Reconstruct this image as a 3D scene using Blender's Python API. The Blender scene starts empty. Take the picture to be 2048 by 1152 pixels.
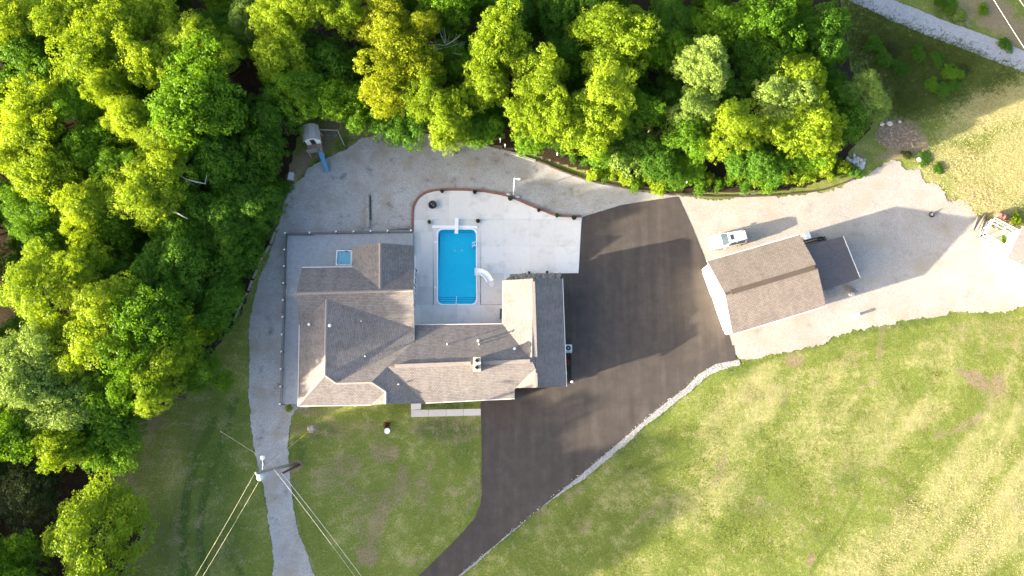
import bpy, bmesh, math, random
import numpy as np
from mathutils import Vector, Matrix, Euler
from mathutils.geometry import tessellate_polygon

# ------------------------------------------------------------------ camera, sky, sun
S = bpy.context.scene
CAMH = 87.0
TILT, ROLL = math.radians(11.6), math.radians(-1.0)
FPX = 1384.0                                   # focal length in pixels of the 2048 px wide photograph
cd = bpy.data.cameras.new('camera'); cam = bpy.data.objects.new('camera', cd); S.collection.objects.link(cam)
cam.location = (0, 0, CAMH); cam.rotation_euler = (TILT, ROLL, 0)
cd.sensor_width = 36; cd.lens = 36 * FPX / 2048; cd.clip_end = 3000; cd.clip_start = 1
S.camera = cam
SUN_EL, SUN_AZ = math.radians(12.0), math.radians(18.0)   # light travels east, 18 degrees north of east
w = bpy.data.worlds.new('World'); S.world = w; w.use_nodes = True
wn = w.node_tree.nodes; wl = w.node_tree.links
sky = wn.new('ShaderNodeTexSky'); sky.sky_type = 'NISHITA'; sky.sun_disc = False
sky.sun_elevation = SUN_EL
sky.sun_rotation = math.radians(270 - 18)       # the sun stands west-south-west
sky.air_density = 0.75; sky.dust_density = 3.6; sky.ozone_density = 0.5
wl.new(sky.outputs[0], wn['Background'].inputs[0]); wn['Background'].inputs[1].default_value = 0.128
sd = bpy.data.lights.new('sun', 'SUN'); sun = bpy.data.objects.new('sun', sd); S.collection.objects.link(sun)
sd.energy = 5.0; sd.angle = math.radians(0.6); sd.color = (1.0, 0.86, 0.66)
ldir = Vector((math.cos(SUN_EL) * math.cos(SUN_AZ), math.cos(SUN_EL) * math.sin(SUN_AZ), -math.sin(SUN_EL)))
sun.rotation_euler = ldir.to_track_quat('-Z', 'Y').to_euler(); sun.location = (-60, -20, 60)
S.view_settings.view_transform = 'Standard'; S.view_settings.look = 'None'
S.view_settings.gamma = 1; S.view_settings.use_curve_mapping = False
S.view_settings.exposure = 2.55
S.cycles.max_bounces = 6; S.cycles.diffuse_bounces = 4; S.cycles.glossy_bounces = 2
S.cycles.transmission_bounces = 4; S.cycles.transparent_max_bounces = 8
S.cycles.use_denoising = True

# ------------------------------------------------------------------ measuring: pixel of the photograph -> point at height z
_R = np.array(Euler((TILT, ROLL, 0)).to_matrix())
def G(px, py, z=0.0):
    d = _R @ np.array([px - 1024.0, 576.0 - py, -FPX])
    k = (z - CAMH) / d[2]
    return Vector((d[0] * k, d[1] * k, z))
def PX(x, y, z=0.0):                            # the inverse, for arrays
    p = np.stack([np.asarray(x, float), np.asarray(y, float), np.full_like(np.asarray(x, float), z - CAMH)], -1) @ _R
    return 1024 + FPX * p[..., 0] / -p[..., 2], 576 - FPX * p[..., 1] / -p[..., 2]
random.seed(7)
COL = S.collection
DU = math.radians(14)

# ------------------------------------------------------------------ object helpers
def link(o, parent=None):
    COL.objects.link(o)
    if parent is not None: o.parent = parent
    return o
def thing(name, label, cat, loc=(0, 0, 0), rz=0.0, group=None):
    o = bpy.data.objects.new(name, None); o.empty_display_size = .3; link(o)
    o.location = loc; o.rotation_euler = (0, 0, rz); o['label'] = label; o['category'] = cat
    if group: o['group'] = group
    return o
def tag(o, label=None, cat=None, group=None, kind=None):
    if label: o['label'] = label
    if cat: o['category'] = cat
    if group: o['group'] = group
    if kind: o['kind'] = kind
    return o
def meshobj(name, verts, faces, mat, parent=None, smooth=False):
    m = bpy.data.meshes.new(name); m.from_pydata([tuple(v) for v in verts], [], faces); m.update()
    if mat is not None: m.materials.append(mat)
    if smooth: m.polygons.foreach_set('use_smooth', [True] * len(m.polygons))
    return link(bpy.data.objects.new(name, m), parent)
ICO = {}
class MB:
    """collects simple shapes into one mesh"""
    def __init__(s): s.v = []; s.f = []
    def add(s, v, f):
        n = len(s.v); s.v += [tuple(p) for p in v]; s.f += [tuple(n + i for i in q) for q in f]; return s
    def box(s, c, d, rz=0, M=None, taper=1.0):
        x, y, z = d[0] / 2, d[1] / 2, d[2] / 2; ca, sa = math.cos(rz), math.sin(rz); P = []
        for sz in (-1, 1):
            k = taper if sz > 0 else 1
            for sx, sy in ((-1, -1), (1, -1), (1, 1), (-1, 1)):
                a, b = sx * x * k, sy * y * k
                P.append(Vector((c[0] + a * ca - b * sa, c[1] + a * sa + b * ca, c[2] + sz * z)))
        if M is not None: P = [M @ p for p in P]
        return s.add(P, [(3, 2, 1, 0), (4, 5, 6, 7), (0, 1, 5, 4), (1, 2, 6, 5), (2, 3, 7, 6), (3, 0, 4, 7)])
    def beam(s, a, b, w_, h_=None, up=(0, 0, 1)):
        a, b = Vector(a), Vector(b); h_ = h_ or w_; d = (b - a).normalized()
        u = d.cross(Vector(up)); u = u.normalized() if u.length > 1e-4 else Vector((1, 0, 0)); q = u.cross(d).normalized()
        P = []
        for e in (a, b):
            for i, j in ((-1, -1), (1, -1), (1, 1), (-1, 1)): P.append(e + u * (i * w_ / 2) + q * (j * h_ / 2))
        return s.add(P, [(0, 1, 2, 3), (7, 6, 5, 4), (4, 5, 1, 0), (5, 6, 2, 1), (6, 7, 3, 2), (7, 4, 0, 3)])
    def tube(s, pts, r, n=8, caps=True):
        pts = [Vector(p) for p in pts]; rr = r if isinstance(r, (list, tuple)) else [r] * len(pts); rings = []
        for i, p in enumerate(pts):
            d = (pts[min(i + 1, len(pts) - 1)] - pts[max(i - 1, 0)]).normalized()
            u = d.cross(Vector((0, 0, 1))); u = u.normalized() if u.length > 1e-3 else Vector((1, 0, 0)); q = u.cross(d)
            rings.append([p + (u * math.cos(2 * math.pi * k / n) + q * math.sin(2 * math.pi * k / n)) * rr[i] for k in range(n)])
        V = [p for R in rings for p in R]; F = []
        for i in range(len(pts) - 1):
            for k in range(n):
                F.append((i * n + k, (i + 1) * n + k, (i + 1) * n + (k + 1) % n, i * n + (k + 1) % n))
        if caps: F.append(tuple(range(n))); F.append(tuple((len(pts) - 1) * n + k for k in reversed(range(n))))
        return s.add(V, F)
    def lathe(s, c, prof, n=16):
        c = Vector(c); V = []; F = []
        for r, z in prof:
            for k in range(n): V.append(c + Vector((r * math.cos(2 * math.pi * k / n), r * math.sin(2 * math.pi * k / n), z)))
        for i in range(len(prof) - 1):
            for k in range(n): F.append((i * n + k, i * n + (k + 1) % n, (i + 1) * n + (k + 1) % n, (i + 1) * n + k))
        F.append(tuple(reversed(range(n)))); F.append(tuple((len(prof) - 1) * n + k for k in range(n)))
        return s.add(V, F)
    def prism(s, pts, z0, z1):
        n = len(pts); tri = tessellate_polygon([[Vector((p[0], p[1], 0)) for p in pts]])
        V = [(p[0], p[1], z0) for p in pts] + [(p[0], p[1], z1) for p in pts]
        ar = sum(pts[i][0] * pts[(i + 1) % n][1] - pts[(i + 1) % n][0] * pts[i][1] for i in range(n))
        F = []
        for t in tri:
            a, b, c = t
            cr = (pts[b][0] - pts[a][0]) * (pts[c][1] - pts[a][1]) - (pts[b][1] - pts[a][1]) * (pts[c][0] - pts[a][0])
            if cr < 0: a, c = c, a
            F.append((a + n, b + n, c + n)); F.append((c, b, a))
        for i in range(n):
            j = (i + 1) % n
            F.append((i, j, j + n, i + n) if ar > 0 else (j, i, i + n, j + n))
        return s.add(V, F)
    def ico(s, c, r, sub=1, jit=0.0, sq=(1, 1, 1), rnd=random):
        if sub not in ICO:
            bm = bmesh.new(); bmesh.ops.create_icosphere(bm, subdivisions=sub, radius=1)
            ICO[sub] = ([tuple(v.co) for v in bm.verts], [tuple(v.index for v in f.verts) for f in bm.faces]); bm.free()
        V = []
        for a in ICO[sub][0]:
            k = r * (1 + rnd.uniform(-jit, jit)); V.append((c[0] + a[0] * k * sq[0], c[1] + a[1] * k * sq[1], c[2] + a[2] * k * sq[2]))
        return s.add(V, ICO[sub][1])
    def build(s, name, mat, parent=None, smooth=False, bevel=0):
        o = meshobj(name, s.v, s.f, mat, parent, smooth)
        if bevel:
            b = o.modifiers.new('b', 'BEVEL'); b.width = bevel; b.segments = 2; b.limit_method = 'ANGLE'
        return o
def sheet(name, outer, mat, z, holes=(), parent=None, kind='structure'):
    loops = [[Vector((p[0], p[1], 0)) for p in l] for l in [outer] + list(holes)]
    V = [(p.x, p.y, z) for l in loops for p in l]
    F = []
    for a, b, c in tessellate_polygon(loops):
        cr = (V[b][0] - V[a][0]) * (V[c][1] - V[a][1]) - (V[b][1] - V[a][1]) * (V[c][0] - V[a][0])
        if abs(cr) > 1e-9: F.append((a, b, c) if cr > 0 else (c, b, a))
    o = meshobj(name, V, F, mat, parent)
    if kind: o['kind'] = kind
    return o
def gp(pts, z=0.0): return [G(a, b, z) for a, b in pts]
def smooth_poly(pts, it=2):
    for _ in range(it):
        q = []
        for i in range(len(pts)):
            a, b = pts[i], pts[(i + 1) % len(pts)]
            q.append((a[0] * .75 + b[0] * .25, a[1] * .75 + b[1] * .25)); q.append((a[0] * .25 + b[0] * .75, a[1] * .25 + b[1] * .75))
        pts = q
    return pts
def jag(pts, amp, step=.25, seed=1):
    rnd = random.Random(seed); out = []; n = len(pts); low = 0.0
    for i in range(n):
        a, b = Vector(pts[i][:2]), Vector(pts[(i + 1) % n][:2]); L = (b - a).length
        if L < 1e-6: continue
        k = max(1, int(L / step)); nrm = Vector((-(b - a).y, (b - a).x)) / L
        for j in range(k):
            low = low * .93 + rnd.gauss(0, amp * .3)
            out.append(a.lerp(b, j / k) + nrm * (low + rnd.uniform(-amp, amp) * .35))
    return out
def inside(px, py, poly):
    r = np.zeros(px.shape, bool); n = len(poly)
    for i in range(n):
        x1, y1 = poly[i]; x2, y2 = poly[(i + 1) % n]
        if y1 == y2: continue
        c = ((y1 > py) != (y2 > py)) & (px < (x2 - x1) * (py - y1) / (y2 - y1) + x1); r ^= c
    return r

# ------------------------------------------------------------------ materials
def nodes(name):
    m = bpy.data.materials.new(name); m.use_nodes = True
    nt = m.node_tree; return m, nt, nt.nodes, nt.links, nt.nodes['Principled BSDF']
def ramp(N, stops, interp='LINEAR'):
    r = N.new('ShaderNodeValToRGB'); e = r.color_ramp; e.interpolation = interp
    while len(e.elements) < len(stops): e.elements.new(.5)
    for el, (p, c) in zip(e.elements, stops): el.position = p; el.color = (*c, 1) if len(c) == 3 else c
    return r
def noise(N, L, co, scale, detail=4, rough=.6, vec_scale=None):
    n = N.new('ShaderNodeTexNoise'); n.inputs['Scale'].default_value = scale
    n.inputs['Detail'].default_value = detail; n.inputs['Roughness'].default_value = rough
    if vec_scale:
        mp = N.new('ShaderNodeMapping'); mp.inputs['Scale'].default_value = vec_scale[:3]
        if len(vec_scale) > 3: mp.inputs['Rotation'].default_value = (0, 0, vec_scale[3])
        L.new(co, mp.inputs[0]); co = mp.outputs[0]
    L.new(co, n.inputs['Vector']); return n
def mix(N, L, fac, a, b, mode='MIX'):
    m = N.new('ShaderNodeMix'); m.data_type = 'RGBA'; m.blend_type = mode; m.clamp_factor = True
    for s, v in ((0, fac), (6, a), (7, b)):
        if hasattr(v, 'links'): L.new(v, m.inputs[s])
        elif isinstance(v, (int, float)): m.inputs[s].default_value = v
        else: m.inputs[s].default_value = (*v, 1)
    return m.outputs[2]
def mathn(N, L, op, a, b=0.0, c=0.0):
    m = N.new('ShaderNodeMath'); m.operation = op
    for i, v in enumerate((a, b, c)):
        if hasattr(v, 'links'): L.new(v, m.inputs[i])
        else: m.inputs[i].default_value = v
    return m.outputs[0]
def pos(N): return N.new('ShaderNodeNewGeometry').outputs['Position']
def objco(N): return N.new('ShaderNodeTexCoord').outputs['Object']
def bump(N, L, h, strength, dist, bsdf, prev=None):
    b = N.new('ShaderNodeBump'); b.inputs['Strength'].default_value = strength; b.inputs['Distance'].default_value = dist
    L.new(h, b.inputs['Height'])
    if prev is not None: L.new(prev, b.inputs['Normal'])
    if bsdf is not None: L.new(b.outputs[0], bsdf.inputs['Normal'])
    return b.outputs[0]
def simple(name, c, rough=.6, var=.18, scale=6, metal=0, bstr=0.0, spec=.4, world=False):
    m, nt, N, L, B = nodes(name); co = pos(N) if world else objco(N)
    n = noise(N, L, co, scale, 5, .65)
    lo = tuple(max(0, x * (1 - var)) for x in c); hi = tuple(min(1, x * (1 + var)) for x in c)
    r = ramp(N, [(.3, lo), (.7, hi)]); L.new(n.outputs[0], r.inputs[0]); L.new(r.outputs[0], B.inputs['Base Color'])
    B.inputs['Roughness'].default_value = rough; B.inputs['Metallic'].default_value = metal
    B.inputs['Specular IOR Level'].default_value = spec
    if bstr: bump(N, L, n.outputs[0], bstr, .02, B)
    return m
def speckle(name, stops, fine=14.0, mid=1.2, big=.12, tints=(), rough=.95, bstr=.5, bdist=.03, patch=.5):
    """gravel-like ground: fine stones, middle-sized mottling and broad patches"""
    m, nt, N, L, B = nodes(name); co = pos(N)
    v = N.new('ShaderNodeTexVoronoi'); v.inputs['Scale'].default_value = fine; L.new(co, v.inputs['Vector'])
    n1 = noise(N, L, co, fine * .35, 6, .75); n2 = noise(N, L, co, mid, 6, .7); n3 = noise(N, L, co, big, 4, .6)
    sep = N.new('ShaderNodeSeparateColor'); L.new(v.outputs['Color'], sep.inputs[0])
    a = mathn(N, L, 'MULTIPLY_ADD', n1.outputs[0], .55, mathn(N, L, 'MULTIPLY', sep.outputs[0], .35))
    a = mathn(N, L, 'MULTIPLY_ADD', n2.outputs[0], .4, mathn(N, L, 'SUBTRACT', a, .12))
    r = ramp(N, stops); L.new(a, r.inputs[0]); c = r.outputs[0]
    for i, (t, lo, hi, sc) in enumerate(tints):
        nn = noise(N, L, co, sc, 5, .65); rr = ramp(N, [(lo, (0, 0, 0)), (hi, (1, 1, 1))]); L.new(nn.outputs[0], rr.inputs[0])
        c = mix(N, L, mathn(N, L, 'MULTIPLY', rr.outputs[0], .75), c, t)
    bb = mathn(N, L, 'MULTIPLY_ADD', n3.outputs[0], patch, 1 - patch / 2)
    vm = N.new('ShaderNodeVectorMath'); vm.operation = 'SCALE'; L.new(c, vm.inputs[0]); L.new(bb, vm.inputs['Scale'])
    L.new(vm.outputs[0], B.inputs['Base Color']); B.inputs['Roughness'].default_value = rough; B.inputs['Specular IOR Level'].default_value = .2
    b1 = bump(N, L, v.outputs['Distance'], bstr * .5, bdist, None)
    bump(N, L, n1.outputs[0], bstr, bdist, B, b1)
    return m
# ------------------------------------------------------------------ ground: outlines measured in the photograph
ASPHALT = [(1165,434),(1240,411),(1300,401),(1357,393),(1383,450),(1420,545),(1450,640),(1472,720),(1430,728),(1395,750),(1370,776),(1330,806),(1260,866),(1170,942),(1050,1040),(912,1156),(850,1215),(770,1215),(832,1156),(880,1110),(925,1064),(950,1036),(961,1008),(964,985),(963,900),(962,760),(1080,740),(1100,545),(1158,540)]
GRAVEL_W = [(545,1190),(551,1120),(540,1050),(528,985),(517,925),(507,880),(501,830),(499,760),(500,690),(503,630),(512,590),(522,556),(540,505),(556,455),(566,400),(578,372),(600,362),(618,338),(650,318),(690,296),(722,272),(770,262),(830,262),(880,274),(930,287),(970,292),(1020,303),(1070,319),(1120,339),(1180,359),(1250,376),(1310,386),(1366,392),(1340,470),(1180,600),(1090,700),(960,770),(830,800),(640,812),(598,818),(582,835),(577,860),(575,905),(577,945),(580,990),(592,1040),(606,1090),(630,1150),(645,1190)]
GRAVEL_E = [(1352,391),(1430,395),(1520,394),(1610,389),(1680,374),(1730,352),(1760,330),(1786,318),(1806,322),(1812,338),(1840,338),(1850,362),(1876,366),(1896,398),(1930,402),(1948,430),(1982,448),(2060,480),(2140,520),(2140,610),(2060,614),(2008,626),(1970,622),(1930,622),(1890,625),(1830,633),(1770,645),(1700,666),(1620,690),(1540,710),(1476,726),(1440,700),(1380,520)]
WHITE_BAND = [(1475,719),(1440,727),(1412,736),(1386,756),(1360,780),(1325,806),(1258,864),(1170,938),(1100,995),(1040,1044),(985,1092),(910,1154),(870,1190),(885,1190),(919,1156),(984,1098),(1042,1049),(1106,998),(1184,944),(1250,890),(1297,846),(1340,812),(1375,786),(1410,757),(1440,740),(1480,728)]
ROAD = [(1660,-22),(1690,-4),(1760,32),(1830,62),(1900,88),(1960,112),(2030,140),(2120,172),(2200,200),(2200,165),(2120,130),(2048,102),(1990,78),(1930,56),(1860,30),(1790,2),(1750,-22)]
FOREST = [(-700,-300),(1700,-300),(1680,0),(1690,60),(1700,140),(1760,200),(1740,262),(1700,300),(1690,345),(1600,378),(1480,385),(1370,384),(1250,368),(1150,338),(1060,308),(960,284),(880,262),(780,250),(700,240),(610,225),(590,300),(575,350),(560,400),(540,480),(500,580),(480,640),(430,700),(360,790),(270,850),(210,920),(230,990),(290,1060),(240,1160),(230,1300),(-700,1300)]
POOL = (876, 459, 952, 608)                     # water outline, pixels
def rrect(x0, y0, x1, y1, r, k=6):
    P = []
    for cx, cy, a0 in ((x1 - r, y1 - r, 0), (x0 + r, y1 - r, 90), (x0 + r, y0 + r, 180), (x1 - r, y0 + r, 270)):
        for i in range(k + 1):
            a = math.radians(a0 + 90 * i / k); P.append((cx + r * math.cos(a), cy + r * math.sin(a)))
    return P
pool_px = rrect(*POOL, 10)
poolhole_px = rrect(POOL[0] - 3, POOL[1] - 3, POOL[2] + 3, POOL[3] + 3, 10)

# --- ground sheet: fine grid where the camera looks, coarse to the horizon
xs = np.concatenate([np.linspace(-900, -95, 12, endpoint=False), np.arange(-95, 95.01, .38), np.linspace(95, 900, 13)[1:]])
ys = np.concatenate([np.linspace(-900, -45, 12, endpoint=False), np.arange(-45, 95.01, .38), np.linspace(95, 900, 13)[1:]])
X, Y = np.meshgrid(xs, ys); PXX, PYY = PX(X, Y)
rs = np.random.RandomState(3)
def vnoise(x, y, scale, seed):
    r = np.random.RandomState(seed); T = r.rand(64, 64); u = x / scale; v = y / scale
    i = np.floor(u).astype(int); j = np.floor(v).astype(int); f = u - i; g = v - j; f = f * f * (3 - 2 * f); g = g * g * (3 - 2 * g)
    q = lambda a, b: T[a % 64, b % 64]
    return (q(i, j) * (1 - f) + q(i + 1, j) * f) * (1 - g) + (q(i, j + 1) * (1 - f) + q(i + 1, j + 1) * f) * g
hard = inside(PXX, PYY, GRAVEL_W) | inside(PXX, PYY, ASPHALT) | inside(PXX, PYY, GRAVEL_E) | inside(PXX, PYY, WHITE_BAND) | inside(PXX, PYY, ROAD)
houseish = inside(PXX, PYY, [(585,520),(1135,520),(1135,812),(965,838),(820,838),(820,815),(585,820)])
hard |= houseish
h2 = hard.copy()
for dx in (-1, 0, 1):
    for dy in (-1, 0, 1): h2 |= np.roll(np.roll(hard, dx, 0), dy, 1)
forest = inside(PXX, PYY, FOREST)
near = (np.abs(X) < 95) & (Y > -45) & (Y < 95)
Z = (vnoise(X, Y, 2.3, 5) - .5) * .05 + (vnoise(X, Y, .9, 6) - .5) * .025 + .03
Z = np.where(forest, Z * 1.5 + vnoise(X, Y, 6, 9) * .3 - .1, Z)
Z = np.where(h2, -.03, Z); Z = np.where(near, Z, -.03)
# colour zones painted on the land itself: dry straw, bare soil, rich green grass with forest shade painted over the west lawn, leaf litter
dry = np.zeros_like(X); bare = np.zeros_like(X); lush_shade = np.zeros_like(X)
def blob(ch, px, py, rx, ry, ang=0, s=1.0):
    ca, sa = math.cos(math.radians(ang)), math.sin(math.radians(ang)); dx, dy = PXX - px, PYY - py
    u = (dx * ca + dy * sa) / rx; v = (-dx * sa + dy * ca) / ry
    ch[...] = np.maximum(ch, s * np.clip(1.25 - (u * u + v * v), 0, 1))
def stroke(ch, pts, wd, s=1.0):
    for (a, b), (c, d) in zip(pts, pts[1:]):
        L2 = (c - a) ** 2 + (d - b) ** 2; t = np.clip(((PXX - a) * (c - a) + (PYY - b) * (d - b)) / L2, 0, 1)
        D = np.hypot(PXX - a - t * (c - a), PYY - b - t * (d - b)); ch[...] = np.maximum(ch, s * np.clip(1.3 - D / wd, 0, 1))
# straw meadow in the north-east and the field in the south-east corner
for a in [(1990,215,110,50,-10,.7),(1930,330,90,40,20,.55),(2040,330,80,90,0,.75),(1850,350,50,30,0,.5),(1970,400,90,30,25,.8),(2060,200,90,40,0,.8),(1920,260,60,30,-20,.45),
          (1980,1010,190,150,-35,.5),(1800,1120,200,90,-30,.45),(2060,900,120,140,0,.45),(1720,1130,90,60,-30,.4),(1700,860,150,90,-20,.35),
          (1520,800,50,90,20,.55),(1460,850,60,120,25,.4),(1850,830,60,30,-30,.5),(1600,770,120,40,-10,.3),(1400,1000,120,60,-25,.3),(1250,980,60,40,-30,.3),(1200,900,40,20,-30,.2),(1880,700,120,40,-5,.25)]: blob(dry, *a)
for a in [(1588,722,26,14,0,.8),(1955,760,34,18,35,.95),(1925,745,16,8,45,.9),(1995,770,20,30,20,.7),(1880,870,18,10,-20,.6),(1930,850,50,12,-30,.55),(1622,1120,8,18,15,.85),(1760,690,10,60,8,.45),(1735,770,40,8,-20,.4),
          (1570,800,12,50,15,.35),(1440,940,18,50,20,.45),(1620,1060,60,60,0,.2),(1310,1020,60,14,-35,.4),(1170,900,14,10,-40,.5),(1150,985,60,10,-35,.35),(1080,1030,16,30,30,.4),(1170,1050,20,30,30,.3),
          (757,1040,22,80,20,.55),(800,970,18,60,15,.5),(770,905,40,30,0,.5),(690,930,40,30,0,.45),(660,960,50,40,0,.35),(735,1110,30,30,30,.6),(700,860,50,14,0,.3),(900,1000,20,50,20,.3),
          (622,858,9,7,0,1),(592,932,16,12,-20,1),(605,824,30,6,0,.8),(640,822,60,5,0,.5),(860,930,16,30,15,.3),
          (330,900,60,40,-30,.5),(300,850,40,30,-30,.7),(350,960,60,60,0,.4),(380,860,40,60,10,.4),(270,930,60,60,0,.55),(290,1060,60,60,0,.5),(350,1090,18,80,5,.55),(400,1060,14,80,5,.45),(460,1110,40,30,0,.4),(250,1120,60,40,0,.6),(330,1130,40,50,0,.3),
          (1800,268,50,36,0,1),(1840,290,20,30,0,.8),(1700,325,40,20,-20,.6),(1800,305,60,14,-15,.7),(1838,182,22,14,20,.6),(1860,410,60,26,30,.7),(1905,420,50,30,30,.7),(1960,395,60,16,30,.6),
          (1990,30,50,40,30,.85),(2040,70,50,40,30,.7),(1930,15,50,30,20,.6),(2010,470,70,40,30,.5),(1820,40,30,10,25,.4),
          (640,300,30,20,-40,.6),(700,250,60,14,0,.9),(600,330,20,40,30,.8),(760,262,60,10,0,.8),(660,270,20,16,0,.7),(1010,290,60,10,20,.8),(1090,310,60,10,22,.8),(1180,340,50,8,20,.7),(1330,372,120,8,5,.5),(1000,285,60,20,15,.9)]: blob(bare, *a)
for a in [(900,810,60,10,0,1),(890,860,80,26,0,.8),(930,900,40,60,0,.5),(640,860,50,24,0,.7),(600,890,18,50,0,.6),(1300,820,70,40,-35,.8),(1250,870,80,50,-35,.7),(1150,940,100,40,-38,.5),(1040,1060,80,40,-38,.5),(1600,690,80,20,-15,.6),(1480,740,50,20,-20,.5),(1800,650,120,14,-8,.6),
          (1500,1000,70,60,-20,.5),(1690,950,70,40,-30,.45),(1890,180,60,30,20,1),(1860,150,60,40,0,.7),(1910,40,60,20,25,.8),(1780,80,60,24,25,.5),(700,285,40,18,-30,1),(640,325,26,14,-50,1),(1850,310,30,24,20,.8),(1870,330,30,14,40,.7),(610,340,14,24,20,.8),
          (1380,900,80,40,-30,.4),(430,900,90,160,10,.62),(400,1080,140,110,0,.55),(760,960,220,60,0,.3)]: blob(lush_shade, *a)  # west-lawn blobs paint deeper forest shade into the grass colour
stroke(bare, [(530,940),(548,1020),(572,1150)], 3, .4); stroke(bare, [(1500,760),(1600,900),(1640,1010)], 6, .22); stroke(bare, [(1530,756),(1632,900),(1668,1000)], 6, .22)
stroke(lush_shade, [(470,800),(450,870),(425,940),(405,1010),(400,1090),(415,1170)], 9, 1.25)
stroke(lush_shade, [(430,840),(400,900),(375,980),(365,1060),(372,1170)], 10, 1.2)
stroke(lush_shade, [(440,1060),(460,1110),(485,1150)], 7, .8)
stroke(lush_shade, [(1720,990),(1680,1060),(1640,1110),(1615,1160)], 7, .55)
stroke(bare, [(1955,770),(1975,810),(1950,850)], 5, .5)
stroke(lush_shade, [(505,800),(520,910),(535,1000),(550,1100)], 9, .6); stroke(lush_shade, [(580,900),(590,1000),(610,1080),(640,1150)], 8, .5)
bare = np.where(inside(PXX, PYY, [(500,640),(500,900),(550,1160),(230,1160),(260,1000),(280,880),(420,720)]), bare * .6, bare)
cx_, cy_ = 980.0, 250.0
arc = np.hypot(PXX - cx_, PYY - cy_); SEM = inside(PXX, PYY, [(1480,740),(1780,655),(2140,620),(2140,1200),(900,1200),(1050,1060),(1300,860)])
mow = (np.sin(arc / 9.5) * .5 + np.sin(arc / 23.0 + 1.7) * .5) * (.25 + vnoise(X, Y, 7, 31)); dry = np.where(SEM, dry + .08 + .28 * mow * np.clip((PXX - 1250) / 500, .25, 1), dry)
LAWN = inside(PXX, PYY, [(580,830),(960,836),(962,1000),(820,1160),(640,1160),(585,980)]); bare = np.where(LAWN, np.maximum(bare, .36 * np.clip((vnoise(X, Y, 3.1, 41) - .5) * 3, 0, 1)), bare)
bare = np.where(SEM, np.maximum(bare, .34 * np.clip((vnoise(X, Y, 4.5, 43) - .62) * 3, 0, 1)), bare)
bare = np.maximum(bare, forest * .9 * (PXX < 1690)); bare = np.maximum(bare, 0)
outer = ~near; bare[outer] = .2; dry[outer] = .3
ny, nx = X.shape; idx = np.arange(ny * nx).reshape(ny, nx)
F = np.stack([idx[:-1, :-1], idx[:-1, 1:], idx[1:, 1:], idx[1:, :-1]], -1)
pc = inside((PXX[:-1, :-1] + PXX[1:, 1:]) / 2, (PYY[:-1, :-1] + PYY[1:, 1:]) / 2, rrect(POOL[0] - 5, POOL[1] - 5, POOL[2] + 5, POOL[3] + 5, 6))
F = F[~pc].reshape(-1, 4)
me = bpy.data.meshes.new('ground'); me.vertices.add(nx * ny); me.vertices.foreach_set('co', np.stack([X, Y, Z], -1).astype('f').ravel())
me.loops.add(F.size); me.loops.foreach_set('vertex_index', F.ravel().astype('i')); me.polygons.add(len(F))
me.polygons.foreach_set('loop_start', np.arange(0, F.size, 4, dtype='i'))
me.polygons.foreach_set('use_smooth', np.ones(len(F), bool)); me.update(calc_edges=True)
at = me.color_attributes.new('zone', 'FLOAT_COLOR', 'POINT')
at.data.foreach_set('color', np.stack([dry, bare, lush_shade, forest * 1.0], -1).astype('f').ravel())
ground = link(bpy.data.objects.new('ground', me)); ground['kind'] = 'structure'

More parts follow.
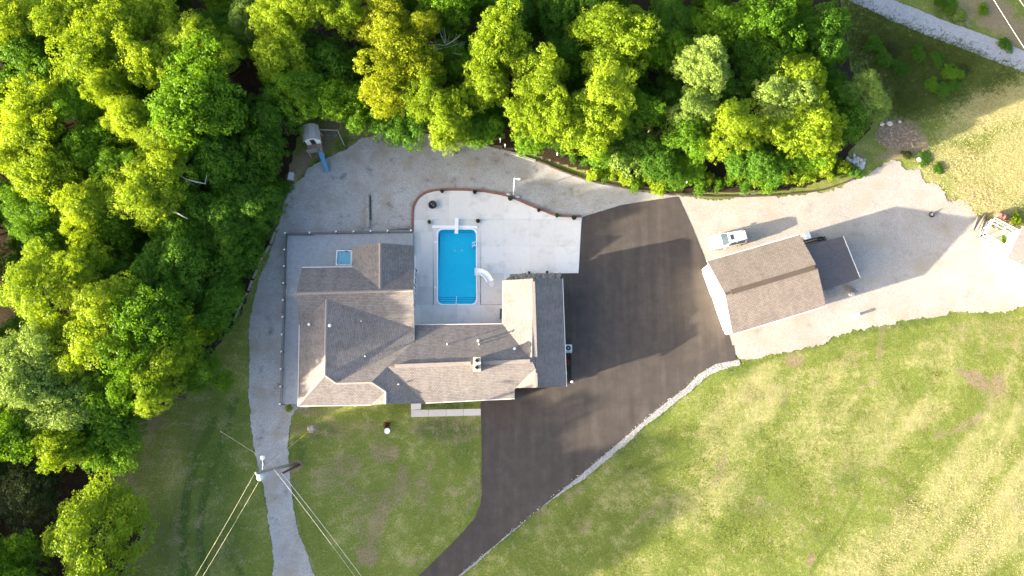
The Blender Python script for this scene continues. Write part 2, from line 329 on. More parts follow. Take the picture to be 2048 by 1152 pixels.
def grass_material():
    m, nt, N, L, B = nodes('grass_ground'); co = pos(N)
    a = N.new('ShaderNodeAttribute'); a.attribute_name = 'zone'; sp = N.new('ShaderNodeSeparateColor'); L.new(a.outputs['Color'], sp.inputs[0])
    fine = noise(N, L, co, 5.5, 8, .8); mid = noise(N, L, co, .9, 7, .72); big = noise(N, L, co, .22, 6, .65)
    streak = noise(N, L, co, 1.6, 6, .7, (1, .3, 1, .5))
    wob = mathn(N, L, 'MULTIPLY', mathn(N, L, 'SUBTRACT', mid.outputs[0], .5), 2.2)
    wob2 = mathn(N, L, 'MULTIPLY', mathn(N, L, 'SUBTRACT', fine.outputs[0], .5), 1.3)
    wob = mathn(N, L, 'ADD', wob, wob2)
    def mask(ch, lo, hi, extra=None):
        v = mathn(N, L, 'ADD', ch, mathn(N, L, 'MULTIPLY', wob, .55))
        if extra is not None: v = mathn(N, L, 'ADD', v, extra)
        mr = N.new('ShaderNodeMapRange'); mr.inputs['From Min'].default_value = lo; mr.inputs['From Max'].default_value = hi
        L.new(v, mr.inputs[0]); return mr.outputs[0]
    g = ramp(N, [(.32, (.06, .09, .018)), (.5, (.135, .168, .034)), (.68, (.255, .262, .075))]); L.new(mathn(N, L, 'MULTIPLY_ADD', fine.outputs[0], .75, mathn(N, L, 'MULTIPLY', big.outputs[0], .25)), g.inputs[0])
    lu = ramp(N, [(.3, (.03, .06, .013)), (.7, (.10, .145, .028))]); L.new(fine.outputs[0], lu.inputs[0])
    dr = ramp(N, [(.25, (.22, .19, .08)), (.5, (.37, .33, .155)), (.75, (.50, .455, .25))]); L.new(mathn(N, L, 'MULTIPLY_ADD', fine.outputs[0], .6, mathn(N, L, 'MULTIPLY', streak.outputs[0], .4)), dr.inputs[0])
    so = ramp(N, [(.25, (.12, .085, .055)), (.55, (.24, .18, .125)), (.8, (.38, .31, .22))]); L.new(fine.outputs[0], so.inputs[0])
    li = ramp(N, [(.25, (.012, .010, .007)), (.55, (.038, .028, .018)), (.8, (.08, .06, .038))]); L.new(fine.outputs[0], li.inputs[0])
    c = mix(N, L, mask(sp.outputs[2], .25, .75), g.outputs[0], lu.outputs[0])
    thin = mathn(N, L, 'MULTIPLY', mask(big.outputs[0], .5, .9), .6)
    c = mix(N, L, thin, c, dr.outputs[0])
    c = mix(N, L, mask(sp.outputs[0], .15, 1.0), c, dr.outputs[0])
    c = mix(N, L, mathn(N, L, 'MULTIPLY', mask(sp.outputs[1], .18, .75), .85), c, so.outputs[0])
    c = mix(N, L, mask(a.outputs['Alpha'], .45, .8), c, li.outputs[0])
    L.new(c, B.inputs['Base Color']); B.inputs['Roughness'].default_value = 1; B.inputs['Specular IOR Level'].default_value = .1
    b1 = bump(N, L, mid.outputs[0], .35, .2, None); bump(N, L, fine.outputs[0], .8, .08, B, b1)
    return m
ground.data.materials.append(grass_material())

M = {}
M['gravel'] = speckle('gravel', [(.15, (.20, .198, .194)), (.45, (.30, .297, .291)), (.75, (.41, .405, .396))], tints=[((.27, .235, .185), .48, .66, .35), ((.095, .097, .092), .56, .72, .6)], patch=.6)
M['gravel_e'] = speckle('cream_gravel', [(.15, (.21, .188, .16)), (.45, (.31, .287, .257)), (.8, (.42, .395, .365))], tints=[((.30, .25, .185), .50, .70, .3), ((.21, .20, .188), .56, .75, .5)], patch=.5)
M['white_stone'] = speckle('white_stone', [(.15, (.12, .115, .10)), (.4, (.25, .245, .23)), (.8, (.38, .37, .355))], fine=7, tints=[((.12, .12, .10), .64, .74, 2.5)], patch=.2, bstr=.9, bdist=.06)
M['road'] = speckle('road_surface', [(.15, (.17, .175, .19)), (.5, (.29, .295, .31)), (.8, (.40, .40, .41))], patch=.4, bstr=.25)
def asphalt_material():
    m, nt, N, L, B = nodes('asphalt'); co = pos(N)
    f = noise(N, L, co, 22, 6, .8); md = noise(N, L, co, .7, 6, .65); st = noise(N, L, co, .8, 5, .6, (1, .12, 1, -.85)); st2 = noise(N, L, co, .7, 4, .6, (1, .06, 1, 0.06))
    v = mathn(N, L, 'MULTIPLY_ADD', f.outputs[0], .35, mathn(N, L, 'MULTIPLY', md.outputs[0], .25))
    v = mathn(N, L, 'MULTIPLY_ADD', st.outputs[0], .2, v); v = mathn(N, L, 'MULTIPLY_ADD', st2.outputs[0], .2, v)
    r = ramp(N, [(.32, (.040, .036, .034)), (.5, (.068, .059, .053)), (.68, (.112, .096, .085))]); L.new(v, r.inputs[0])
    L.new(r.outputs[0], B.inputs['Base Color']); B.inputs['Roughness'].default_value = 1; B.inputs['Specular IOR Level'].default_value = .12
    bump(N, L, f.outputs[0], .5, .012, B); return m
M['asphalt'] = asphalt_material()
M['asphalt_new'] = M['asphalt']
sheet('gravel_drive', jag(gp(GRAVEL_W), .16, .22, 1), M['gravel'], .012, [gp(poolhole_px)])
sheet('gravel_yard', jag(gp(GRAVEL_E), .3, .16, 2), M['gravel_e'], .016)
sheet('stone_verge', jag(gp(WHITE_BAND), .11, .15, 3), M['white_stone'], .020)
sheet('asphalt_drive', jag(gp(ASPHALT), .035, .3, 4), M['asphalt'], .030)
sheet('country_road', jag(gp(ROAD), .12, .3, 5), M['road'], .05)
# the later paving strip along the south-east side of the drive, with its seam
strip = [(1468,690),(1472,720),(1430,728),(1395,750),(1370,776),(1330,806),(1260,866),(1170,942),(1050,1040),(912,1156),(850,1215),(812,1210),(905,1110),(1010,1010),(1100,925),(1180,850),(1260,786),(1330,742),(1400,712)]
sheet('asphalt_strip', jag(gp(strip), .03, .3, 6), M['asphalt_new'], .0345)

# stones lying loose on the verge and at the gravel edges
def scatter_stones(name, poly, n, r0, r1, mat, seed, zb=.03, kind='stuff', label=None, cat=None):
    rnd = random.Random(seed); xs_ = [p[0] for p in poly]; ys_ = [p[1] for p in poly]; mb = MB(); k = 0
    while k < n:
        a, b = rnd.uniform(min(xs_), max(xs_)), rnd.uniform(min(ys_), max(ys_))
        if not inside(np.array([a]), np.array([b]), poly)[0]: continue
        p = G(a, b); r = rnd.uniform(r0, r1) ** 1.0; mb.ico((p.x, p.y, zb + r * .25), r, 1, .25, (rnd.uniform(.7, 1.3), rnd.uniform(.7, 1.3), .6), rnd); k += 1
    o = mb.build(name, mat); o['kind'] = kind
    if label: tag(o, label, cat)
    return o
M['stone_w'] = simple('pale_stone', (.44, .43, .40), .9, .35, 3, world=True)
M['stone_g'] = simple('river_stone', (.24, .22, .19), .8, .6, 2.5, world=True)
scatter_stones('verge_stones', WHITE_BAND, 420, .02, .07, M['stone_w'], 4)
# ------------------------------------------------------------------ shared building materials
def shingle_material(name, c, dark, light):
    m, nt, N, L, B = nodes(name); uv = N.new('ShaderNodeUVMap').outputs[0]; co = pos(N)
    br = N.new('ShaderNodeTexBrick'); br.inputs['Scale'].default_value = 1; br.inputs['Brick Width'].default_value = .32; br.inputs['Row Height'].default_value = .20
    br.inputs['Mortar Size'].default_value = .014; br.inputs['Color1'].default_value = (*light, 1); br.inputs['Color2'].default_value = (*c, 1); br.inputs['Mortar'].default_value = (*dark, 1); br.inputs['Bias'].default_value = -.1
    L.new(uv, br.inputs['Vector'])
    n = noise(N, L, co, 9, 6, .75); n2 = noise(N, L, co, .5, 5, .65); n3 = noise(N, L, uv, .6, 4, .6, (1.6, .22, 1))
    k = mathn(N, L, 'MULTIPLY_ADD', n.outputs[0], .30, mathn(N, L, 'MULTIPLY_ADD', n2.outputs[0], .40, mathn(N, L, 'MULTIPLY_ADD', n3.outputs[0], .55, .38)))
    vm = N.new('ShaderNodeVectorMath'); vm.operation = 'SCALE'; L.new(br.outputs['Color'], vm.inputs[0]); L.new(k, vm.inputs['Scale'])
    L.new(vm.outputs[0], B.inputs['Base Color']); B.inputs['Roughness'].default_value = .95; B.inputs['Specular IOR Level'].default_value = .15
    b1 = bump(N, L, br.outputs['Fac'], -.5, .02, None); bump(N, L, n.outputs[0], .5, .02, B, b1)
    return m
M['shingle'] = shingle_material('weathered_shingle', (.152, .138, .131), (.066, .062, .062), (.203, .184, .174))
M['shingle_g'] = shingle_material('tan_shingle', (.19, .16, .138), (.085, .07, .058), (.245, .21, .18))
M['cap'] = simple('ridge_cap', (.25, .215, .19), .95, .25, 8, world=True)
M['siding'] = simple('white_siding', (.72, .71, .68), .6, .06, 3, world=True)
M['white'] = simple('white_paint', (.80, .80, .79), .45, .05, 4)
M['trim'] = simple('pale_trim', (.62, .60, .57), .5, .08, 4, world=True)
M['dark'] = simple('dark_metal', (.03, .03, .032), .5, .3, 6)
M['brickred'] = simple('red_brick', (.25, .12, .09), .9, .35, 5, world=True)
M['brickwall'] = simple('brown_brick_wall', (.22, .13, .095), .9, .3, 4, world=True)
M['concrete'] = speckle('concrete', [(.15, (.54, .523, .495)), (.5, (.63, .612, .58)), (.85, (.71, .69, .66))], fine=30, mid=1.6, big=.25, tints=[((.40, .39, .375), .52, .78, .45)], patch=.12, bstr=.08, bdist=.01, rough=.85)
def glass_material(name, c=(.02, .025, .03)):
    m, nt, N, L, B = nodes(name); B.inputs['Base Color'].default_value = (*c, 1); B.inputs['Roughness'].default_value = .06; B.inputs['Specular IOR Level'].default_value = .8
    n = noise(N, L, objco(N), 2, 3, .5); r = ramp(N, [(.3, (.04, .04, .04)), (.7, (.10, .10, .10))]); L.new(n.outputs[0], r.inputs[0]); L.new(r.outputs[0], B.inputs['Roughness']); return m
M['glass'] = glass_material('window_glass')
M['metal'] = simple('galvanised_metal', (.55, .56, .57), .4, .12, 5, metal=.7)
M['brown_metal'] = simple('brown_ribbed_metal', (.13, .11, .105), .5, .2, 3, world=True)
M['barn_metal'] = simple('pinkish_ribbed_metal', (.26, .215, .20), .5, .2, 3, world=True)
M['wood'] = simple('weathered_wood', (.26, .20, .15), .9, .35, 5, bstr=.4, world=True)
M['wood_grey'] = simple('grey_weathered_wood', (.30, .285, .27), .9, .3, 5, bstr=.4, world=True)
M['wood_dark'] = simple('dark_creosote_wood', (.07, .052, .042), .95, .4, 5, bstr=.4, world=True)
M['soil'] = simple('dark_mulch', (.028, .02, .016), 1, .5, 7, bstr=.6, world=True)

def facet(name, pts, mat, parent, th=.14, up=None):
    """one roof slope: a thick slab on 3-D corner points; UV runs along the courses and up the slope"""
    P = [Vector(p) for p in pts]; n = Vector((0, 0, 0))
    for i in range(len(P)):
        a, b = P[i], P[(i + 1) % len(P)]; n += Vector(((a.y - b.y) * (a.z + b.z), (a.z - b.z) * (a.x + b.x), (a.x - b.x) * (a.y + b.y)))
    n.normalize()
    if n.z < 0: n = -n; P.reverse()
    uphill = Vector((-n.x * n.z, -n.y * n.z, n.x * n.x + n.y * n.y)); uphill = uphill.normalized() if uphill.length > .02 else Vector((0, 1, 0)); along = uphill.cross(n)
    q = n.to_track_quat('Z', 'Y').to_matrix().transposed()
    tri = tessellate_polygon([[q @ p for p in P]]); k = len(P); V = P + [p - Vector((0, 0, th)) for p in P]; F = []
    for a, b, c in tri:
        if (P[b] - P[a]).cross(P[c] - P[a]).dot(n) < 0: a, c = c, a
        F += [(a, b, c), (c + k, b + k, a + k)]
    for i in range(k): j = (i + 1) % k; F.append((i, i + k, j + k, j))
    o = meshobj(name, V, F, mat, parent); uv = o.data.uv_layers.new(name='uv')
    for lp in o.data.loops:
        v = o.data.vertices[lp.vertex_index].co; uv.data[lp.index].uv = (v.dot(along), v.dot(uphill))
    return o
def R(px, py, z): return G(px, py, z)
def caps(name, a, b, w_, parent, mat, h_=.06, n=None):
    """ridge cap laid over a ridge or hip"""
    mb = MB(); a, b = Vector(a), Vector(b); d = (b - a); up = Vector((0, 0, 1)); u = d.cross(up).normalized()
    P = []
    for e in (a, b): P += [e + u * w_ / 2 - up * (h_ * .6), e + up * h_, e - u * w_ / 2 - up * (h_ * .6), e - up * h_]
    mb.add(P, [(0, 1, 5, 4), (1, 2, 6, 5), (2, 3, 7, 6), (3, 0, 4, 7), (3, 2, 1, 0), (4, 5, 6, 7)]); return mb.build(name, mat, parent)
def tubeobj(name, pts, r, mat, parent=None, n=8): return MB().tube(pts, r, n).build(name, mat, parent, True)

# ------------------------------------------------------------------ the house
house = thing('house', 'large L-shaped house with grey-brown shingle hip and gable roofs around the pool court', 'house', G(850, 660))
house_inv = Matrix.Translation(-house.location)
def H(o): o.matrix_parent_inverse = house_inv; return o
ze = 3.6
zR1, zR2, zR3, zR4, zR5 = 5.5, 5.9, 5.0, 4.8, 4.55
r1n, r1s = R(653, 598, zR1), R(650, 750, zR1)
r2w, r2e = R(592, 587, zR2), R(826, 581, zR2)
r3w, r3e = R(672, 766, zR3), R(743, 764, zR3)
r4w, r4e = R(775, 733, zR4), R(1064, 722, zR4)
r5n, r5s = R(1066, 557, zR5), R(1073, 775, zR5)
dn, ds = R(760, 486, 5.72), R(760, 577, 5.72)
eNW, eDW = R(604, 535, 4.4), R(706, 534, 4.4)
dW_n, dE_n = R(705, 494, 4.2), R(828, 491, 3.9)
dE_s = R(829, 534, 3.95)
eWv = R(599, 650, ze); eSW = R(596, 812, ze); eS2 = R(741, 810, ze); pS = R(772, 808, 4.3); pR = R(772, 783, 4.35)
eE1, eE2 = R(829, 656, 3.7), R(829, 680, 3.75)
eNE, eN4 = R(1005, 648, 2.9), R(828, 650, 2.9)
eS4w, eS4e = R(851, 806, 2.9), R(1029, 797, 2.9)
slopes = [
  ([eNW, eDW, ds, dE_s, r2e, r2w], 'north slope of the west wing'),
  ([r2w, r2e, eE1, r1n, eWv], 'south slope under the long west ridge'),
  ([r1n, eWv, eSW, r1s], 'west slope above the narrow deck'),
  ([r1n, r1s, r3w, R(829, 682, 3.75), eE1], 'dark shaded east slope of the west wing'),
  ([r1s, r3w, r3e, pR, eS2, eSW], 'sunlit front slope'),
  ([pR, pS, eS2], 'small porch slope facing west'),
  ([r3e, r4w, eS4w, R(851, 807, 2.9), R(772.6, 808, 4.22), R(772.6, 783, 4.27)], 'shaded porch slope facing east'),
  ([r3w, r3e, r4w, r4e, eNE, eN4, R(829, 682, 3.7)], 'north slope beside the pool court'),
  ([r4w, r4e, R(1071, 737, zR5 - .02), R(1030, 776, 3.3), eS4e, eS4w], 'sunlit front slope with chimney'),
  ([dn, ds, eDW, dW_n], 'west slope of the north gable'),
  ([dn, ds, dE_s, dE_n], 'dark east slope of the north gable'),
  ([R(1006, 561, 2.9), eNE, r4e, R(1071, 737, zR5 - .02), r5n], 'west slope of the east wing'),
  ([R(1071, 737, zR5 - .02), R(1030, 776, 3.3), r5s], 'sunlit corner slope'),
  ([r5n, r5s, R(1133, 773, 2.9), R(1125, 557, 2.9)], 'blue-grey east slope above the drive')]
for pts, lb in slopes:
    o = H(facet('roof_slope', pts, M['shingle'], house)); o['label'] = lb
for a, b in ((r2w, r2e), (r1n, r1s), (r1s, r3w), (r3w, r3e), (r1s, eSW), (r3e, pR), (dn, ds), (pR, pS)):
    H(caps('ridge_cap', a, b, .34, house, M['cap']))
def ridge_vent(a, b, w_=.42, h_=.13, parent=house, mat=None):
    a, b = Vector(a), Vector(b); a = a + Vector((0, 0, h_ * .55)); b = b + Vector((0, 0, h_ * .55))
    return MB().beam(a, b, w_, h_).build('ridge_vent', mat or M['cap'], parent)
H(ridge_vent(r4w.lerp(r4e, .05), r4w.lerp(r4e, .575))); H(ridge_vent(r4w.lerp(r4e, .655), r4w.lerp(r4e, .985)))
H(ridge_vent(r5n.lerp(r5s, .03), r5n.lerp(r5s, .73))); H(ridge_vent(r5n.lerp(r5s, .87), r5n.lerp(r5s, .99), .3, .1))
# gutters along the eaves
for a, b in ((eWv, eSW), (eSW, eS2), (eN4, eNE), (eS4w, eS4e), (R(1133, 773, 2.9), R(1125, 557, 2.9)), (R(1006, 561, 2.9), eNE), (eNW, eDW)):
    H(MB().beam(Vector(a) + Vector((0, 0, -.06)), Vector(b) + Vector((0, 0, -.06)), .13, .13).build('gutter', M['trim'], house))
# walls: one body per wing
def wallblock(pts, z1, z0=-.1, mat='siding'): return H(MB().prism(pts, z0, z1).build('wall', M[mat], house))
def V2(v, dx=0, dy=0): return (v.x + dx, v.y + dy)
xW, xE = eSW.x + .55, dE_s.x - .35
wallblock([(xW, eSW.y + .5), (pS.x, eSW.y + .5), (pS.x, eS4w.y + 4.2), (xE, eS4w.y + 4.2), (xE, eE1.y), (xE, eNW.y - .5), (xW + .4, eNW.y - .5)], 3.45)
wallblock([(dW_n.x + .4, eNW.y - 1), (xE - .01, eNW.y - 1), (xE - .01, dE_n.y - .6), (dW_n.x + .4, dW_n.y - .6)], 3.6)
wallblock([(xE - .5, eS4w.y + .5), (eS4e.x - .4, eS4w.y + .5), (eS4e.x - .4, eNE.y - .45), (xE - .5, eNE.y - .45)], 2.75, mat='brickwall')
x5w, x5e = eNE.x + .45, R(1128, 660, 2.9).x - .5
wallblock([(eS4e.x - .8, R(1040, 775, 2.9).y + .45), (x5e, R(1040, 775, 2.9).y + .45), (x5e, R(1060, 557, 2.9).y - .45), (x5w, R(1060, 557, 2.9).y - .45), (x5w, eNE.y - 1), (eS4e.x - .8, eNE.y - 1)], 2.72, mat='brickwall')
# gable walls (triangles under the ridges)
def gable(pts): 
    P = [Vector(p) for p in pts]; n = (P[1] - P[0]).cross(P[2] - P[0]).normalized(); k = len(P)
    V = [p + n * .06 for p in P] + [p - n * .06 for p in P]
    F = [tuple(range(k)), tuple(range(2 * k - 1, k - 1, -1))] + [(i, i + k, (i + 1) % k + k, (i + 1) % k) for i in range(k)]
    return H(meshobj('gable_wall', V, F, M['siding'], house))
gx = xE + .05
gable([(gx, eE1.y - .2, 3.3), (gx, dE_s.y - .6, 3.3), (gx, dE_s.y - .6, 3.72), (gx, r2e.y, 5.72), (gx, eE1.y - .2, 3.55)])
gable([(dW_n.x + .45, dn.y - .55, 3.4), (dE_n.x - .4, dn.y - .55, 3.4), (dE_n.x - .4, dn.y - .55, 3.8), (dn.x, dn.y - .55, 5.5), (dW_n.x + .45, dn.y - .55, 4.1)])
gable([(r2w.x + .5, eNW.y - .6, 3.4), (r2w.x + .5, eNW.y - .6, 4.2), (r2w.x + .5, r2w.y, 5.7), (r2w.x + .5, eWv.y + .3, 3.7), (r2w.x + .5, eWv.y + .3, 3.4)])
gable([(x5w, r5n.y - .5, 2.6), (x5e, r5n.y - .5, 2.6), (x5e, r5n.y - .5, 2.8), (r5n.x, r5n.y - .5, 4.35), (x5w, r5n.y - .5, 2.8)])
gy = R(1040, 775, 2.9).y + .40; gable([(eS4e.x - .75, gy, 2.6), (x5e, gy, 2.6), (x5e, gy, 2.78), (r5s.x, gy, 4.3), (eS4e.x + .05, gy, 3.05), (eS4e.x - .75, gy, 2.75)])
gable([(pS.x - 1.4, pS.y + .35, 3.5), (eS4w.x - .4, pS.y + .35, 2.8), (pS.x, pS.y + .35, 4.1)])
# windows of the tall east wall over the pool court: frame with panes
def window(c, wd, ht, axis='y', lights=2, out=1, mat='white'):
    """axis: direction of the window's width"""
    c = Vector(c); f = MB(); t = .09
    def bx(u, v, du, dv, d0, d1): 
        if axis == 'y': return (c.x + out * (d0 + d1) / 2, c.y + u, c.z + v), (abs(d1 - d0), du, dv)
        return (c.x + u, c.y + out * (d0 + d1) / 2, c.z + v), (du, abs(d1 - d0), dv)
    for u in (-wd / 2, wd / 2): f.box(*bx(u, 0, t, ht + t, -.02, .10))
    for v in (-ht / 2, ht / 2): f.box(*bx(0, v, wd - t, t, -.02, .10))
    for k in range(1, lights): f.box(*bx(-wd / 2 + wd * k / lights, 0, t * .8, ht - t, -.02, .09))
    o = H(f.build('window', M[mat], house))
    for k in range(lights):
        p = MB().box(*bx(-wd / 2 + wd * (k + .5) / lights, 0, wd / lights - t * .9, ht - t, .0, .035)).build('pane', M['glass'], o)
    return o
wy = R(829, 590, 1.5).y
window((gx + .06, R(829, 592, 1.3).y, 1.25), 2.0, 1.9, 'y', 3); window((gx + .06, R(829, 556, 1.3).y, 1.1), 1.7, 2.1, 'y', 2); window((gx + .06, R(829, 590, 4.2).y, 4.0), 1.6, .9, 'y', 2)
window((R(800, 495, 2).x, dE_n.y - .59, 1.6), 1.6, 1.3, 'x', 2); window((R(640, 812, 2).x, eSW.y + .49, 1.6), 1.8, 1.3, 'x', 2, -1); window((R(710, 812, 2).x, eSW.y + .49, 1.6), 1.8, 1.3, 'x', 2, -1)
window((xW - .01, R(598, 700, 2).y, 1.7), 1.8, 1.3, 'y', 2, -1); window((xW - .01, R(598, 600, 2).y, 1.7), 1.8, 1.3, 'y', 2, -1)
window((R(930, 800, 2).x, eS4w.y + .49, 1.4), 1.8, 1.3, 'x', 2, -1)
window((x5w - .01, R(1006, 600, 1.5).y, 1.3), 1.6, 1.2, 'y', 2, -1); window((x5e + .01, R(1128, 640, 1.5).y, 1.5), 1.4, 1.1, 'y', 2, 1)
# front door under the porch
dx = R(838, 806, 1).x
dr = H(MB().box((dx, eS4w.y + .46, 1.05), (1.0, .08, 2.1)).build('door', M['wood'], house)); hd = MB().box((dx + .38, eS4w.y + .39, 1.05), (.05, .06, .18)).build('handle', M['metal'], dr)
# chimney with two flues
cb = R(955, 731, 4.0); ch = H(MB().box((cb.x, cb.y, 4.4), (.78, 1.45, 2.9)).box((cb.x, cb.y, 5.92), (.92, 1.6, .16)).build('chimney', simple('chimney_brick', (.42, .36, .30), .9, .2, 5, world=True), house))
for dy in (-.4, .4): MB().lathe((cb.x, cb.y + dy, 6.0), [(.26, 0), (.26, .12), (.20, .12), (.20, .02)], 4).build('flue', M['dark'], ch)
# plumbing vents and roof caps
def vent(px, py, z, h_=.45, r=.07, big=False):
    p = R(px, py, z); mb = MB().lathe((p.x, p.y, z - .25), [(r, 0), (r, h_ + .2), (r * 1.7 if big else r, h_ + .2), (r * 1.7 if big else r, h_ + .32), (.02, h_ + .36)], 10)
    return H(mb.build('roof_vent', M['white'], house, True))
for a in ((620, 650, 4.35, .45, .1, True), (661, 652, 5.35, .4, .12, True), (723, 643, 4.6, .3, .06), (731, 713, 4.6, .3, .06), (798, 769, 4.0, .4, .07), (895, 689, 3.85, .75, .055), (957, 683, 3.8, .7, .09, True), (958, 689, 3.9, .3, .07), (1029, 698, 4.15, .45, .1, True)): vent(*a)
# downspout
p = R(1143, 765, 0); H(MB().beam((x5e + .1, p.y, .1), (x5e + .1, p.y, 2.7), .09).beam((x5e + .1, p.y, .12), (x5e + 1.0, p.y, .08), .1).build('downspout', M['white'], house))

# ------------------------------------------------------------------ the grey deck with railing
DZ = .55
deck = thing('wooden_deck', 'grey board deck wrapping the north and west sides of the house', 'deck', G(600, 470)); dinv = Matrix.Translation(-deck.location)
def D(o): o.matrix_parent_inverse = dinv; return o
M['deck'] = simple('grey_deck_board', (.34, .355, .37), .75, .14, 2.5, world=True, bstr=.1)
M['deck2'] = simple('dark_rail', (.15, .15, .15), .7, .2, 4, world=True)
tl, tr, bl = R(573, 470, DZ), R(827, 466, DZ), R(563, 808, DZ)
xin = R(606, 650, DZ).x; ynorth_in = R(700, 545, DZ).y; xsplit = R(624, 500, DZ).x
mb = MB(); y = bl.y
while y < tl.y - .14:                                   # short boards across the west walk
    t = (y - bl.y) / (tl.y - bl.y); x0 = bl.x + (tl.x - bl.x) * t; x1 = xsplit if y > ynorth_in else xin
    mb.box(((x0 + x1) / 2, y + .07, DZ - .02 + random.uniform(-.003, .003)), (x1 - x0, .138, .04)); y += .15
D(tag(mb.build('deck_boards', M['deck'], deck), kind='stuff'))
mb = MB(); x = xsplit + .08
while x < tr.x:
    t = (x - tl.x) / (tr.x - tl.x); y1 = tl.y + (tr.y - tl.y) * t; y0 = ynorth_in if x < dW_n.x + .3 else dW_n.y - .8
    mb.box((x, (y0 + y1) / 2, DZ - .02 + random.uniform(-.003, .003)), (.138, y1 - y0, .04)); x += .15
D(tag(mb.build('deck_boards', M['deck'], deck), kind='stuff'))
D(MB().beam((bl.x, bl.y, DZ / 2 - .03), (tl.x, tl.y, DZ / 2 - .03), .06, DZ - .02).beam((tl.x, tl.y, DZ / 2 - .03), (tr.x, tr.y, DZ / 2 - .03), .06, DZ - .02).build('rim_board', M['deck2'], deck))
M['lampcap'] = simple('white_post_cap', (.86, .85, .82), .4, .04, 4)
ZP = DZ + 1.05
posts = [(570, 466), (619, 465), (672, 463), (707, 463), (741, 462), (775, 461.5), (822, 461), (568.5, 499), (567.5, 532), (566.5, 566), (565.5, 600), (565, 634), (563.5, 669), (562.5, 703), (561.5, 738), (560.5, 773), (559.5, 808)]
PW = [R(a, b, ZP) for a, b in posts]
for p in PW:
    o = D(MB().box((p.x, p.y, ZP / 2 - .02), (.11, .11, ZP)).build('post', M['deck2'], deck))
    c = MB().box((p.x, p.y, ZP + .03), (.19, .19, .06)).box((p.x, p.y, ZP + .09), (.13, .13, .06), taper=.4).build('post_cap', M['lampcap'], o)
chain = [PW[6], PW[5], PW[4], PW[3], PW[2], PW[1], PW[0]] + PW[7:]
for a, b in zip(chain, chain[1:]):
    f = MB()
    for z in (DZ + .12, DZ + .92): f.beam((a.x, a.y, z), (b.x, b.y, z), .07, .06)
    o = D(f.build('rail', M['deck2'], deck))
    k = int((b - a).length / .13); f = MB()
    for i in range(1, k): q = a.lerp(b, i / k); f.box((q.x, q.y, DZ + .52), (.018, .018, .78))
    tag(f.build('balusters', M['dark'], o), kind='stuff')
# steps from the deck to the pool court
st = thing('deck_steps', 'wooden steps beyond the north railing of the grey deck', 'steps', R(798, 457, 0))
for i in range(9): MB().box(((i - 4) * .28, .0 + .02 * i, .16), (.24, .35, .05)).build('tread', M['wood_grey'], st)
MB().box((0, -.12, .07), (2.5, .05, .14)).box((0, .16, .07), (2.5, .05, .14)).build('stringer', M['wood_dark'], st)
# hot tub
p = R(691, 519, DZ); ht = thing('hot_tub', 'white square hot tub with pale blue water on the grey deck', 'hot tub', (p.x, p.y, DZ))
M['acrylic'] = simple('white_acrylic', (.82, .83, .83), .25, .04, 4)
s_ = 1.0; f = MB()
for a in ((0, .93, 2.0, .14), (0, -.93, 2.0, .14), (.93, 0, .14, 1.72), (-.93, 0, .14, 1.72)): f.box((a[0], a[1], .45), (a[2], a[3], .9))
f.box((0, 0, .31), (1.72, 1.72, .62)).build('shell', M['acrylic'], ht, bevel=.03)
for sx, sy in ((1, 1), (1, -1), (-1, 1), (-1, -1)): MB().box((sx * .6, sy * .6, .5), (.5, .5, .45)).build('seat', M['acrylic'], ht, bevel=.06)
def water_material(name, tint, deep, bs=.08):
    m, nt, N, L, B = nodes(name); N.remove(B); out = N['Material Output']
    t = N.new('ShaderNodeBsdfTransparent'); t.inputs[0].default_value = (*tint, 1); g = N.new('ShaderNodeBsdfGlossy'); g.inputs['Roughness'].default_value = .03
    n = noise(N, L, pos(N), 2.2, 4, .6); b = N.new('ShaderNodeBump'); b.inputs['Strength'].default_value = bs; b.inputs['Distance'].default_value = .05; L.new(n.outputs[0], b.inputs['Height']); L.new(b.outputs[0], g.inputs['Normal'])
    fr = N.new('ShaderNodeFresnel'); fr.inputs[0].default_value = 1.33; L.new(b.outputs[0], fr.inputs['Normal'])
    mx = N.new('ShaderNodeMixShader'); L.new(fr.outputs[0], mx.inputs[0]); L.new(t.outputs[0], mx.inputs[1]); L.new(g.outputs[0], mx.inputs[2]); L.new(mx.outputs[0], out.inputs[0]); return m
M['water'] = water_material('pool_water', (.80, .985, 1.0), None, .2); M['tubwater'] = water_material('tub_water', (.80, .97, 1.0), None, .6)
MB().box((0, 0, .78), (1.72, 1.72, .01)).build('water', M['tubwater'], ht)
MB().box((.25, .86, .93), (.28, .1, .04)).build('control_panel', M['dark'], ht)
for x in (-.78, .78): MB().box((x, .80, .92), (.2, .16, .07)).build('headrest', M['metal'], ht, bevel=.03)
p2 = R(693, 505, DZ); sb = thing('tub_step', 'grey step box against the north side of the hot tub', 'step', (p2.x, p2.y, DZ))
MB().box((0, 0, .15), (.75, .6, .3)).build('lower_step', M['deck'], sb, bevel=.02); MB().box((0, -.15, .36), (.75, .3, .12)).build('upper_step', M['deck'], sb, bevel=.02)
